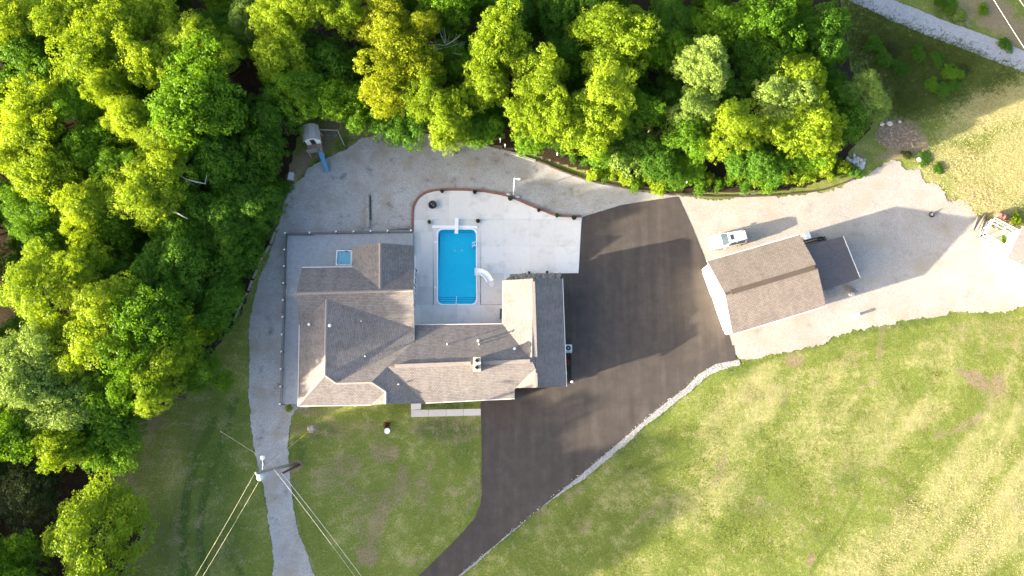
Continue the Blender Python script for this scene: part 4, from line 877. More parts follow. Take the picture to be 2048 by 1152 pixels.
pth = [a, a.lerp(a2, .5) + Vector((0, 0, .05)), a2, b]; V = []; Ff = []
for c in pth:
    for dx, dz in ((-.3, .18), (-.26, .18), (-.24, 0), (.24, 0), (.26, .18), (.3, .18), (.3, -.06), (-.3, -.06)): V.append(c + Vector((dx, 0, dz)))
for i in range(3):
    for k in range(8): Ff.append((i * 8 + k, i * 8 + (k + 1) % 8, (i + 1) * 8 + (k + 1) % 8, (i + 1) * 8 + k))
meshobj('slide', V, Ff, M['slide_blue'], ps)
# swing beam: rides on the tower and on its own A-frame
sw = [(1.0, 1.15, 2.3), (3.35, .65, 2.3)]; MB().beam(*sw, .11).build('swing_beam', M['wood_grey'], ps); e = Vector(sw[1])
for dx, dy in ((.25, -1.2), (.1, 1.1)): MB().beam(e, (e.x + dx, e.y + dy, 0), .1).build('leg', M['wood_grey'], ps)
for i, tt in enumerate((.35, .7)):
    c = Vector(sw[0]).lerp(e, tt); s1 = MB().box((c.x, c.y, .5), (.45, .2, .04)).build('swing_seat', M['slide_blue'], ps); MB().beam((c.x - .2, c.y, .5), (c.x - .2, c.y, 2.3), .02).beam((c.x + .2, c.y, .5), (c.x + .2, c.y, 2.3), .02).build('chain', M['metal'], s1)
p = G(584.5, 356); t = thing('utility_cabinet', 'pale grey utility box at the edge of the western woods', 'utility box', (p.x, p.y, 0), math.radians(-8)); MB().box((0, 0, .35), (.7, 1.0, .7)).build('body', M['metal'], t, bevel=.03); MB().box((-.16, 0, .73), (.3, 1.04, .05)).build('lid', M['acgrey'], t); MB().box((.17, 0, .73), (.3, 1.04, .05)).build('lid', M['acgrey'], t); MB().box((.36, 0, .4), (.02, .2, .06)).build('handle', M['dark'], t)
fz_pts = [(578,366),(572,390),(567,412),(561,438)]; t = thing('wire_fence', 'short dark wire fence beside the utility box on the west bank', 'fence', G(570, 400))
Pf = [G(*a) - t.location for a in fz_pts]
for q in Pf: MB().tube([q, q + Vector((0, 0, 1.25))], .035, 8).build('post', M['dark'], t)
for a, b in zip(Pf, Pf[1:]):
    f = MB(); [f.beam(a + Vector((0, 0, z)), b + Vector((0, 0, z)), .025) for z in (.1, .3, .5, .7, .9, 1.1, 1.22)]; k = int((b - a).length / .18); [f.beam(a.lerp(b, i / k) + Vector((0, 0, .05)), a.lerp(b, i / k) + Vector((0, 0, 1.22)), .014) for i in range(k + 1)]; f.build('wire_panel', M['dark'], t)
for i, (a, b, h_, lb) in enumerate([(1000.5,285,1.3,'white marker post highest of three on the north bank'),(1010,295,1.0,'white marker post next to the sleepers on the north bank'),(1114.5,311,.9,'white marker post on the bank right of the sleepers'),(1366.5,374,1.9,'tall white marker post where asphalt meets the woods')]):
    p = G(a, b); t = thing('marker_post', lb, 'post', (p.x, p.y, 0), .2 * i); MB().box((0, 0, h_ / 2), (.14, .12, h_)).build('stake', M['white'], t); MB().box((0, 0, h_ + .02), (.17, .15, .05), taper=.7).build('top', M['white'], t)

# ------------------------------------------------------------------ utility pole, wires
ub = G(597, 930); M['pole'] = simple('treated_pole', (.20, .20, .17), .9, .3, 5); M['pole_b'] = simple('brown_pole', (.085, .05, .035), .9, .3, 5)
ut = R(512, 946, 11.0); up_ = thing('utility_pole', 'tall grey-green utility pole with transformer beside the gravel lane', 'utility pole', (ub.x - .35, ub.y + .15, 0)); o0 = up_.location
tp = Vector((ut.x, ut.y, 11.0)) - o0; tp.z = 11.0
MB().tube([(0, 0, -.2), tp * .5, tp], [.19, .16, .13], 12).build('shaft', M['pole'], up_, True)
c = tp * .90 + Vector((.12, -.55, 0)); tr_ = MB().lathe((c.x, c.y, c.z - .5), [(.30, 0), (.33, .06), (.33, .85), (.36, .88), (.30, .98), (.05, 1.02)], 16).build('transformer', M['acgrey'], up_, True); MB().lathe((c.x, c.y, c.z + .5), [(.05, 0), (.07, .1), (.04, .25)], 8).build('bushing', M['white'], tr_)
a = tp * .86; MB().tube([a, a + Vector((.1, .7, .25)), a + Vector((.05, 1.35, .3))], .035, 8).build('lamp_arm', M['metal'], up_, True); MB().lathe((a.x + .05, a.y + 1.45, a.z + .18), [(.2, 0), (.24, .08), (.12, .2), (.03, .24)], 12).build('street_lamp', M['white'], up_, True)
for k, tt in enumerate((.985, .955)): q = tp * tt; MB().lathe((q.x + .03, q.y - .16 - .1 * k, q.z), [(.05, 0), (.09, .05), (.05, .1), (.09, .15), (.03, .2)], 8).build('insulator', M['white'], up_)
bt_ = R(564, 947, 5.0); b2 = thing('service_pole', 'short dark brown pole leaning beside the utility pole', 'utility pole', (ub.x + .1, ub.y + .05, 0)); q2 = Vector((bt_.x, bt_.y, 5.0)) - b2.location; q2.z = 5
MB().tube([(0, 0, -.1), q2], [.16, .12], 10).build('shaft', M['pole_b'], b2, True); MB().lathe(q2, [(.04, 0), (.06, .06), (.03, .14)], 8).build('insulator', M['white'], b2)
def wire(name, lb, pts, r, mat, sag=.4):
    a, b = Vector(pts[0]), Vector(pts[1]); P = [a.lerp(b, i / 16) - Vector((0, 0, sag * 4 * (i / 16) * (1 - i / 16))) for i in range(17)]
    return tag(MB().tube(P, r, 5).build(name, mat, None, True), lb, 'wire')
M['wire_y'] = simple('bare_bright_wire', (.62, .56, .34), .5, .1, 2); M['wire_w'] = simple('pale_cable', (.55, .55, .54), .6, .1, 2); M['wire_d'] = simple('dark_cable', (.12, .12, .12), .6, .1, 2)
T = Vector((ut.x, ut.y, 11.0)); T2 = Vector((bt_.x, bt_.y, 5.0))
e1 = R(360, 1204, 10.6); e2 = R(374, 1204, 10.6)
wire('power_line', 'left of the two bright lines running down from the utility pole top', (T + Vector((-.1, 0, .1)), e1), .016, M['wire_y'], .3)
wire('power_line', 'right of the two bright lines running down from the utility pole top', (T + Vector((.45, -.5, -.3)), e2), .016, M['wire_y'], .3)
wire('service_cable', 'brighter pale cable slanting right from the brown pole across the lawn', (T2, R(752, 1192, 5.2)), .022, M['wire_w'], .3)
wire('service_cable', 'fainter pale cable slanting from the pole to the lower lawn', (T + Vector((1.2, .3, -2.0)), R(738, 1192, 6.0)), .013, M['wire_w'], .3)
wire('service_cable', 'thin dark cable running from the pole up left over the shaded grass', (T + Vector((1.5, .2, -3.0)), R(440, 862, 7.5)), .014, M['wire_d'], .2)
g0 = G(618, 862); g1 = Vector((T.x, T.y, 10)).lerp(Vector((g0.x, g0.y, 0)), .0); dv = (g1 - g0)
gw = thing('guy_wire', 'guy wire with bright yellow guard anchored in the front lawn', 'guy wire', g0)
MB().tube([(0, 0, 0), dv], .010, 5).build('cable', M['wire_w'], gw); yl = simple('yellow_plastic', (.75, .48, .03), .5, .1, 3)
MB().tube([dv * .0, dv * .2], .05, 8).build('guard', yl, gw, True)
p = G(623, 858); tag(MB().ico((p.x, p.y, .0), .55, 2, .08, (1, .9, .18)).build('stone_patch', M['stone_g'], None, True), 'low pale round stone patch by the yellow guy guard', 'stone')
wire('power_line', 'pale overhead line crossing the top right corner over the road', (R(1960, -45, 9), R(2110, 190, 9)), .02, M['wire_w'], .1)
wire('power_line', 'fainter overhead line at the far top right corner', (R(2012, -40, 9), R(2120, 110, 9)), .018, M['wire_w'], .1)

# ------------------------------------------------------------------ the garage and its lean-to
ga = thing('garage', 'white gabled garage with tan shingle roof on the sunlit gravel', 'garage', G(1520, 580)); ginv = Matrix.Translation(-ga.location)
def Q(o): o.matrix_parent_inverse = ginv; return o
gz, gr = 3.4, 5.5
NW, SWc, NE, SE, WP, EP = R(1414, 522, gz), R(1465.5, 669, gz), R(1599, 469, gz), R(1652, 612, gz), R(1450, 588, gr), R(1634.5, 533, gr)
for pts, lb in (([NW, NE, EP, WP], 'north roof slope'), ([WP, EP, SE, SWc], 'south roof slope')): o = Q(facet('roof_slope', pts, M['shingle_g'], ga)); o['label'] = lb
Q(caps('ridge_cap', WP, EP, .35, ga, M['shingle_g'], .04))
M['ventbrown'] = simple('brown_ridge_vent', (.13, .085, .06), .9, .2, 5, world=True)
vv = [WP.lerp(EP, .06), WP.lerp(EP, .97)]; sd_ = (EP - WP).normalized().cross(Vector((0, 0, 1)))
o = Q(MB().beam(vv[0] + Vector((0, 0, .1)), vv[1] + Vector((0, 0, .1)), .5, .1).build('ridge_vent', M['shingle_g'], ga))
for sg in (-1, 1): MB().beam(vv[0] + sd_ * sg * .27 + Vector((0, 0, .05)), vv[1] + sd_ * sg * .27 + Vector((0, 0, .05)), .07, .12).build('vent_edge', M['ventbrown'], o)
ax = (EP - WP).normalized(); ay = Vector((-ax.y, ax.x, 0)); ctr = (NW + SE + NE + SWc) / 4; Lg = ((NE - NW).length + (SE - SWc).length) / 2; Wg = ((NW - SWc).length + (NE - SE).length) / 2
def gpt(u, v, z): p = ctr + ax * u + ay * v; return Vector((p.x, p.y, z))
hu, hv = Lg / 2 - .35, Wg / 2 - .35
wl_ = MB()
for u in (-hu, hu):
    P = [gpt(u, -hv, 0), gpt(u, hv, 0), gpt(u, hv, gz), gpt(u, 0, gr - .22), gpt(u, -hv, gz)]; k = 5; n_ = ax * .08
    wl_.add([p - n_ for p in P] + [p + n_ for p in P], [tuple(reversed(range(k))), tuple(range(k, 2 * k))] + [(i, (i + 1) % k, (i + 1) % k + k, i + k) for i in range(k)])
for v in (-hv, hv): a, b = gpt(-hu + .08, v, gz / 2), gpt(hu - .08, v, gz / 2); wl_.beam(a, b, .14, gz)
Q(wl_.build('wall', M['siding'], ga))
ang = math.atan2(ax.y, ax.x)
M['door_w'] = simple('white_panel_door', (.74, .74, .73), .5, .04, 3, world=True)
for v in (-2.3, 2.3):
    c = gpt(-hu - .1, v, 1.35); d_ = Q(MB().box(c, (.06, 3.2, 2.7), ang).build('garage_door', M['door_w'], ga))
    for k in range(4): MB().box(gpt(-hu - .14, v, .35 + .67 * k), (.03, 3.1, .6), ang).build('panel', M['door_w'], d_)
for v in (-hv - .35, hv + .35): a, b = gpt(-hu - .3, v, gz - .05), gpt(hu + .3, v, gz - .05); Q(MB().beam(a, b, .12, .12).build('gutter', M['white'], ga))
for u, v in ((-hu - .05, -hv + .4), (-hu - .05, hv - .4)): c = gpt(u - .12, v, 2.6); Q(MB().box(c, (.14, .16, .3), ang).build('wall_lamp', M['dark'], ga))
# lean-to
le = thing('lean_to', 'low lean-to shed with brown ribbed metal roof behind the garage', 'shed', G(1660, 530)); linv = Matrix.Translation(-le.location)
lz1, lz0 = 3.0, 2.6; lNW, lNE, lSE, lSW = R(1612, 492, lz1), R(1686.5, 473, lz0), R(1720, 556, lz0), R(1644, 582, lz1)
o = facet('roof', [lNW, lNE, lSE, lSW], M['brown_metal'], le, .06); o.matrix_parent_inverse = linv
nr = 34
for i in range(nr + 1): t_ = i / nr; MB().beam(lNW.lerp(lSW, t_) + Vector((0, 0, .025)), lNE.lerp(lSE, t_) + Vector((0, 0, .025)), .06, .035).build('rib', M['brown_metal'], o)
MB().beam(lNE + Vector((0, 0, .01)), lSE + Vector((0, 0, .01)), .07, .14).build('edge_trim', M['white'], o)
cc = (lNW + lSE) / 2
for (a, b) in ((lSW, lSE), (lNW, lNE)):
    a2, b2_ = a.lerp(cc, .05), b.lerp(cc, .06); q = MB(); up = Vector((0, 0, 1)); V = [(a2.x, a2.y, 1.4), (b2_.x, b2_.y, 1.4), (b2_.x, b2_.y, lz0 - .08), (a2.x, a2.y, lz1 - .08)]; q.add(V, [(0, 1, 2, 3)]); o = q.build('side_panel', M['siding'], le); o.matrix_parent_inverse = linv; sm = o.modifiers.new('s', 'SOLIDIFY'); sm.thickness = .06
for a in (lSW, lSE, lNE, lNW): q = a.lerp(cc, .06); o = MB().box((q.x, q.y, 1.24), (.14, .14, 2.5)).build('post', M['wood'], le); o.matrix_parent_inverse = linv
q = lSE.lerp(cc, .06); o = MB().beam((q.x, q.y, 1.6), (q.x - .6, q.y + .2, 2.5), .1).build('brace', M['white'], le); o.matrix_parent_inverse = linv
# things lying around the garage
p = G(1611.5, 474); t = thing('storage_tote', 'white lidded bin behind the garage corner', 'bin', (p.x, p.y, 0), .3); MB().box((0, 0, .3), (.6, .75, .6), taper=1.08).build('bin', M['white'], t, bevel=.03); MB().box((0, 0, .63), (.7, .86, .06)).build('lid', M['white'], t, bevel=.02)
t = thing('plank_stack', 'loose timber planks beside the north side of the lean-to', 'plank stack', G(1625, 486), ang)
for i in range(7): MB().box((random.uniform(-.2, .2), (i - 3) * .17, .06 + .05 * (i % 3)), (3.0 - .2 * (i % 3), .14, .05), random.uniform(-.04, .04)).build('plank', M['wood'] if i % 2 else M['wood_dark'], t)
t = thing('wheelbarrow', 'dark wheelbarrow beside the plank stack', 'wheelbarrow', G(1640, 482), ang); 
f = MB(); f.add([(-.4, -.3, .3), (.4, -.22, .25), (.4, .22, .25), (-.4, .3, .3), (-.55, -.4, .6), (.6, -.33, .55), (.6, .33, .55), (-.55, .4, .6)], [(3, 2, 1, 0), (0, 1, 5, 4), (1, 2, 6, 5), (2, 3, 7, 6), (3, 0, 4, 7)]); f.build('tray', M['dark'], t)
for yy in (-.25, .25): MB().beam((-1.2, yy * 1.3, .55), (.7, yy * .4, .2), .05).build('handle', M['wood'], t); MB().beam((-.35, yy, .35), (-.4, yy, 0), .04).build('leg', M['dark'], t)
o = MB().lathe((0, 0, 0), [(.1, -.05), (.2, -.05), (.22, 0), (.2, .05), (.1, .05)], 16).build('wheel', M['dark'], t); o.rotation_euler = (math.pi / 2, 0, 0); o.location = (.72, 0, .2)
t = thing('pallet', 'grey wooden pallet beside the south side of the lean-to', 'pallet', G(1664, 586), ang)
for i in range(7): MB().box((-.5 + .167 * i, 0, .13), (.12, 1.1, .025)).build('slat', M['wood_grey'], t)
for yy in (-.48, 0, .48): MB().box((0, yy, .06), (1.15, .09, .11)).build('runner', M['wood_dark'], t)
t = thing('brush_heap', 'heap of cut brown branches under the lean-to edge', 'brush heap', G(1698, 577)); rnd = random.Random(8)
for i in range(16): a = rnd.uniform(0, 6.28); c = Vector((rnd.uniform(-.7, .7), rnd.uniform(-.4, .4), .05 + rnd.random() * .3)); d = Vector((math.cos(a), math.sin(a), rnd.uniform(-.1, .2))) * rnd.uniform(.3, .8); MB().beam(c - d, c + d, .04).build('branch', M['wood'], t)
p = G(1702, 589); tag(MB().ico((p.x, p.y, .15), .38, 2, .14, (1.2, .8, .6)).build('boulder', M['stone_w'], None, True), 'pale boulder at the shadow edge south of the lean-to', 'boulder')
p = G(1711, 631); t = thing('marker_block', 'white block standing on the gravel south of the lean-to', 'block', (p.x, p.y, 0), ang); MB().box((0, 0, .25), (.5, .32, .5)).build('block', M['white'], t, bevel=.03); MB().box((0, 0, .53), (.56, .38, .06)).build('top', M['white'], t)
# tyre with a stake
p = G(1862, 430); t = thing('old_tyre', 'dark tyre lying flat with a stake on the shaded gravel', 'tyre', (p.x, p.y, .02)); M['rubber'] = simple('black_rubber', (.025, .025, .025), .8, .2, 6)
MB().lathe((0, 0, 0), [(.2, .0), (.34, .02), (.38, .1), (.34, .2), (.2, .22), (.19, .11)], 20).build('tread', M['rubber'], t, True); MB().lathe((0, 0, .05), [(.18, 0), (.18, .13), (.02, .14)], 16).build('hub', M['stone_w'], t); MB().beam((.1, .2, .2), (.5, .55, .25), .07).build('stake', M['wood'], t)

# ------------------------------------------------------------------ white SUV
p0, p1 = G(1413, 490), G(1491, 474.5); c = (p0 + p1) / 2; hd_ = math.atan2(p0.y - p1.y, p0.x - p1.x)
car = thing('parked_suv', 'white sport utility car with sunroof parked on the gravel by the garage', 'car', (c.x, c.y, .016), hd_)
def car_paint():
    m, nt, N, L, B = nodes('white_car_paint'); n = noise(N, L, objco(N), 3, 3, .5); r = ramp(N, [(.3, (.70, .70, .70)), (.7, (.76, .76, .755))]); L.new(n.outputs[0], r.inputs[0]); L.new(r.outputs[0], B.inputs['Base Color']); B.inputs['Roughness'].default_value = .25; B.inputs['Coat Weight'].default_value = .6; return m
M['paint'] = car_paint(); M['carglass'] = glass_material('car_glass', (.03, .05, .06))
# stations from nose (+x) to tail: x, half width, belt z, roof half width, roof z
ST = [(2.38,.62,.62,.55,.66),(2.30,.80,.74,.66,.80),(2.05,.90,.86,.72,.94),(1.6,.94,.94,.76,1.03),(1.05,.95,1.00,.80,1.09),(.95,.95,1.01,.80,1.12),(.25,.95,1.04,.64,1.62),(.0,.95,1.05,.66,1.68),(-.8,.95,1.06,.66,1.71),(-1.5,.94,1.07,.64,1.70),(-1.9,.93,1.08,.62,1.66),(-2.25,.89,1.06,.66,1.12),(-2.38,.84,.98,.66,1.02),(-2.42,.80,.70,.66,.74)]
rows_ = []
for x, w_, zb, wr, zr in ST: rows_.append([(x, 0, .32), (x, w_ * .85, .32), (x, w_ * .97, .42), (x, w_, (.42 + zb) / 2), (x, w_ * .975, zb), (x, wr + .02, zr - .06), (x, wr * .8, zr), (x, 0, zr + .02)])
full = [[(x, -y, z) for x, y, z in r[::-1]][:-1] + r for r in rows_]; nf = len(full[0]); Vc = [p for r in full for p in r]
groups = {'body': [], 'windshield': [], 'rear_window': [], 'side_window': []}
for i in range(len(full) - 1):
    for k in range(nf - 1):
        q = (i * nf + k, (i + 1) * nf + k, (i + 1) * nf + k + 1, i * nf + k + 1); kk = k if k < 7 else nf - 2 - k    # 0 roof..6 sill
        g = 'body'
        if i == 5 and kk in (0, 1): g = 'windshield'
        elif i == 10 and kk in (0, 1): g = 'rear_window'
        elif kk == 2 and 6 <= i <= 9: g = 'side_window'
        groups[g].append(q)
groups['body'] += [tuple(range(nf)), tuple(reversed(range((len(full) - 1) * nf, len(full) * nf)))]
def submesh(fs):
    ids = sorted({i for f_ in fs for i in f_}); mp = {a: b for b, a in enumerate(ids)}; return [Vc[i] for i in ids], [tuple(mp[i] for i in f_) for f_ in fs]
v_, f_ = submesh(groups['body']); bd = meshobj('body', v_, f_, M['paint'], car, True)
for nm in ('windshield', 'rear_window'): v_, f_ = submesh(groups[nm]); meshobj(nm, v_, f_, M['carglass'], car, True)
for sg in (0, 1):
    fs = [q for q in groups['side_window'] if (Vc[q[0]][1] > 0) == bool(sg)]; v_, f_ = submesh(fs); meshobj('side_window', v_, f_, M['carglass'], car, True)
    y = .80 * (1 if sg else -1)
    for x in (.1, -.75): MB().beam((x + .02, y * 1.02, 1.08), (x, y * .88, 1.6), .07, .05).build('door_pillar', M['paint'], bd)
    MB().beam((.1, y * .82, 1.745), (-1.7, y * .82, 1.74), .04, .05).build('roof_rail', M['metal'], car)
    MB().box((.85, y * 1.3, 1.08), (.16, .22, .16)).build('mirror', M['paint'], car, bevel=.03)
    MB().box((2.28, y * .82, .72), (.22, .26, .14), -.3 * (1 if sg else -1)).build('headlight', M['acgrey'], car, bevel=.02)
    MB().box((-2.3, y * 1.0, .95), (.14, .2, .3)).build('tail_light', simple('red_lens', (.35, .01, .01), .2), car, bevel=.02)
    for x in (1.45, -1.42):
        wh = MB().lathe((0, 0, 0), [(.2, -.12), (.34, -.12), (.37, -.06), (.37, .06), (.34, .12), (.2, .12)], 24).build('wheel', M['rubber'], car, True); wh.rotation_euler = (math.pi / 2, 0, 0); wh.location = (x, y * 1.08, .37)
        MB().lathe((0, 0, 0), [(.22, -.125), (.22, .125), (.06, .13)], 16).build('rim', M['metal'], wh)
MB().box((-.22, 0, 1.735), (.45, .74, .02)).build('sunroof', M['carglass'], car, bevel=.008)
MB().box((2.41, 0, .62), (.05, 1.0, .16)).build('grille', M['dark'], car); MB().box((2.40, 0, .42), (.14, 1.5, .16)).build('bumper', M['paint'], car, bevel=.04); MB().box((-2.42, 0, .45), (.14, 1.55, .2)).build('bumper', M['paint'], car, bevel=.04)
MB().beam((-.95, -.52, 1.735), (-.95, .52, 1.735), .02, .012).build('roof_seam', M['dark'], bd)
MB().box((-1.98, 0, 1.66), (.28, 1.1, .05)).build('spoiler', M['paint'], car, bevel=.02)

# ------------------------------------------------------------------ east edge: barn corner, white panels, logs
bn_ = thing('barn', 'corner of a barn with brown ribbed metal roof at the right edge', 'barn', G(2060, 500)); binv = Matrix.Translation(-bn_.location)
B0, B1, B2, B3 = R(2015, 516, 3.0), R(2045, 452, 3.0), R(2190, 500, 4.6), R(2160, 580, 4.6)
o = facet('roof', [B0, B1, B2, B3], M['barn_metal'], bn_, .06); o.matrix_parent_inverse = binv
for i in range(22): t_ = i / 21; MB().beam(B0.lerp(B1, t_) + Vector((0, 0, .03)), B3.lerp(B2, t_) + Vector((0, 0, .03)), .06, .04).build('rib', M['barn_metal'], o)
iw = [p.lerp((B0 + B2) / 2, .06) for p in (B0, B1, B2, B3)]; o = MB().prism([(p.x, p.y) for p in iw], -.05, 2.9).build('wall', M['siding'], bn_); o.matrix_parent_inverse = binv
def panel(name, lb, a, b, h_, nb):
    a, b = G(*a), G(*b); t = thing(name, lb, 'fence panel', a); d = b - a
    for i in range(nb + 1): q = d * (i / nb); MB().box((q.x, q.y, h_ / 2), (.09, .09, h_)).build('post', M['white'], t)
    for z in (.12, h_ * .55, h_ - .04): MB().beam(Vector((0, 0, z)), d + Vector((0, 0, z)), .06, .08).build('rail', M['white'], t)
    f = MB()
    for z in np.arange(.2, h_, .14): f.beam(Vector((0, 0, z)), d + Vector((0, 0, z)), .012)
    tag(f.build('mesh_wires', M['metal'], t), kind='stuff')
panel('pen_panel', 'white framed wire pen panel nearest the gravel, lower row', (1957, 474), (2016, 508), 1.5, 4)
panel('pen_panel', 'white framed wire pen panel in the upper row toward the red drum', (1974, 442), (2036, 474), 1.5, 4)
panel('pen_panel', 'short white pen panel closing the end beside the logs', (1957, 474), (1974, 442), 1.5, 2)
for i, (a, b, lb) in enumerate([((1942,461),(1955,432),'leftmost of three peeled logs beside the white pen'),((1951,461),(1968,430),'middle of three peeled logs beside the white pen'),((1957,464),(1966,440),'rightmost, thinnest of three peeled logs beside the white pen')]):
    a, b = G(*a), G(*b); t = thing('peeled_log', lb, 'log', a, 0, 'logs beside the pen'); d = b - a; MB().tube([Vector((0, 0, .16)), d * .5 + Vector((0, 0, .2)), d + Vector((0, 0, .3))], [.15, .14, .11], 10).build('trunk', M['wood'], t, True); MB().lathe((0, 0, .0), [(.09, 0), (.09, .04)], 8).build('prop', M['wood_dark'], t)
a, b = G(1990, 432), G(2008, 436); t = thing('oil_drum', 'rusty red drum lying beyond the white pen', 'drum', (a + b) / 2, math.atan2((b - a).y, (b - a).x)); o = MB().lathe((0, 0, -.75), [(.3, 0), (.4, .02), (.4, .5), (.43, .52), (.4, .54), (.4, 1.0), (.43, 1.02), (.4, 1.04), (.4, 1.48), (.3, 1.5)], 20).build('body', simple('rusty_red', (.20, .085, .065), .7, .3, 4), t, True); o.rotation_euler = (0, math.pi / 2, 0); o.location = (0, 0, .43)
MB().box((.3, 0, .04), (.2, .9, .08)).box((-.3, 0, .04), (.2, .9, .08)).build('cradle', M['wood_dark'], t)
# brick rubble and stones at the wood's east end
scatter_stones('rubble', [(1752,262),(1770,244),(1800,250),(1832,262),(1838,285),(1820,300),(1790,302),(1765,292),(1750,280)], 900, .04, .12, simple('brick_rubble', (.25, .19, .145), .95, .6, 2.5, world=True), 21, .03)
scatter_stones('rubble_stones', [(1685,322),(1705,310),(1730,318),(1726,335),(1700,345),(1684,338)], 60, .12, .4, M['stone_w'], 22, .05)
for px, py, r, lb in ((1778, 248, .36, 'round white rock at the top of the brick rubble'), (1763, 249, .26, 'flat cream rock left of the round white rock'), (1799, 244, .2, 'small white rock right of the round white rock'), (1838, 320, .3, 'pale rock on the grass below the rubble')):
    p = G(px, py); tag(MB().ico((p.x, p.y, r * .4), r, 2, .12, (1.2, 1, .7)).build('boulder', M['stone_w'], None, True), lb, 'boulder')
# ------------------------------------------------------------------ trees
def crown_proto(name, seed, lobes, lr, puffs, leaves, leaf, depth=.8, low=-.25, spread=.72, pr=.095):
    """crown of unit radius: lobes on an uneven ellipsoid, puffs of leaves on each lobe"""
    r = np.random.RandomState(seed); C = []; Dn = []
    d = r.normal(size=(lobes * 3, 3)); d /= np.linalg.norm(d, axis=1)[:, None]; d = d[d[:, 2] > low][:lobes]
    lobe = r.uniform(.62, 1.12, (len(d), 1)) * spread; ang = np.arctan2(d[:, 1], d[:, 0]); k1, k2 = r.uniform(0, 6.28, 2)
    lobe *= (1 + .16 * np.sin(2 * ang + k1) + .12 * np.sin(3 * ang + k2))[:, None]
    lc = d * lobe * np.array([1, 1, depth]); lrad = lr * r.uniform(.65, 1.35, len(d))
    lc = np.vstack([lc, [[0, 0, depth * .25]]]); lrad = np.append(lrad, lr * 1.25)
    for c, R_ in zip(lc, lrad):
        n = max(6, int(puffs * (R_ / lr) ** 2)); e = r.normal(size=(n, 3)); e /= np.linalg.norm(e, axis=1)[:, None]
        e[:, 2] = np.where(e[:, 2] < -.5, -e[:, 2], e[:, 2]); pc = c + e * R_ * r.uniform(.62, 1.08, (n, 1)) * np.array([1, 1, .85])
        prad = pr * r.uniform(.6, 1.35, n)
        for p, q, ev in zip(pc, prad, e):
            m = max(4, int(leaves * (q / pr) ** 1.6)); f = r.normal(size=(m, 3)); f /= np.linalg.norm(f, axis=1)[:, None]
            f = f + ev * .55; f /= np.linalg.norm(f, axis=1)[:, None]
            C.append(p + f * q * r.uniform(.55, 1.1, (m, 1))); Dn.append(f + np.array([0, 0, .25]))
    return leafmesh(None, np.vstack(C), np.vstack(Dn), leaf, r, None, None, .38, .75)
CR = [crown_proto('crown', 11, 26, .34, 36, 26, .046), crown_proto('crown', 12, 34, .29, 34, 24, .045, 1.0), crown_proto('crown', 13, 22, .36, 38, 26, .047, .7),
      crown_proto('crown', 14, 30, .30, 32, 24, .045, .9, -.4), crown_proto('crown', 15, 40, .26, 26, 23, .045, 1.25, -.6, .78), crown_proto('crown', 16, 24, .33, 34, 24, .046, .75, -.1, .8)]
SHR = [crown_proto('foliage', 21, 16, .36, 26, 13, .085, .7, -.05, .66, .12), crown_proto('foliage', 22, 14, .34, 24, 12, .09, .6, -.05, .72, .12)]
CRM = {}
for m_ in CR + SHR: m_.materials.append(LM['green'])
def crown_obj(name, mesh, mat, parent):
    o = link(bpy.data.objects.new(name, mesh), parent); o.material_slots[0].link = 'OBJECT'; o.material_slots[0].material = LM[mat]; return o
M['bark'] = simple('grey_brown_bark', (.11, .09, .075), .95, .4, 4, bstr=.5)
def trunk_proto(seed):
    rnd = random.Random(seed); mb = MB(); lean = Vector((rnd.uniform(-.04, .04), rnd.uniform(-.04, .04), 0))
    top = Vector((lean.x, lean.y, .86)); mb.tube([(0, 0, -.02), (lean.x * .3, lean.y * .3, .3), (lean.x * .7, lean.y * .7, .6), top], [.024, .018, .013, .004], 8)
    for i in range(8):
        z = rnd.uniform(.4, .75); a = i * 2.4 + rnd.uniform(-.4, .4); b = Vector((lean.x * z, lean.y * z, z)); rl = rnd.uniform(.14, .26); e = b + Vector((math.cos(a) * rl, math.sin(a) * rl, rnd.uniform(.08, .2))); md = b.lerp(e, .5) + Vector((0, 0, -.015))
        mb.tube([b, md, e], [.010, .007, .003], 6)
    m = bpy.data.meshes.new('trunk'); m.from_pydata(mb.v, [], mb.f); m.materials.append(M['bark']); m.update(); m.polygons.foreach_set('use_smooth', [True] * len(m.polygons)); return m
TK = [trunk_proto(s_) for s_ in (1, 2, 3)]
trnd = random.Random(99); TREES = []
def tree(x, y, r, h, mat, label, group=None, ci=None, name='broadleaf_tree', depth=None):
    """x, y, r in metres; h the height of the crown's top"""
    ci = trnd.randrange(len(CR)) if ci is None else ci
    t = thing(name, label, 'tree', (x, y, 0), trnd.uniform(0, 6.28), group)
    cz = depth or min(.62 * r + 1.2, h * .42) ; dep = {0: .8, 1: 1.0, 2: .7, 3: .9, 4: 1.25, 5: .75}[ci]; sz = cz / (dep * 1.05)
    c = crown_obj('crown', CR[ci], mat, t); c.location = (0, 0, h - cz); q_ = trnd.uniform(.88, 1.14); c.scale = (r * q_, r / q_, sz); c.rotation_euler = (trnd.uniform(-.14, .14), trnd.uniform(-.14, .14), 0)
    k = link(bpy.data.objects.new('trunk', trnd.choice(TK)), t); k.scale = (h * .8, h * .8, h * .92)
    TREES.append((x, y, r, h)); return t
def tree_px(px, py, rpx, h, mat, label, group=None, ci=None, **kw):
    r0 = rpx * (CAMH - h * .75) / 1350.0; cz = min(.62 * r0 + 1.2, h * .42); p = R(px, py, h - cz * .8); return tree(p.x, p.y, r0 * 1.2, h, mat, label, group, ci, **kw)
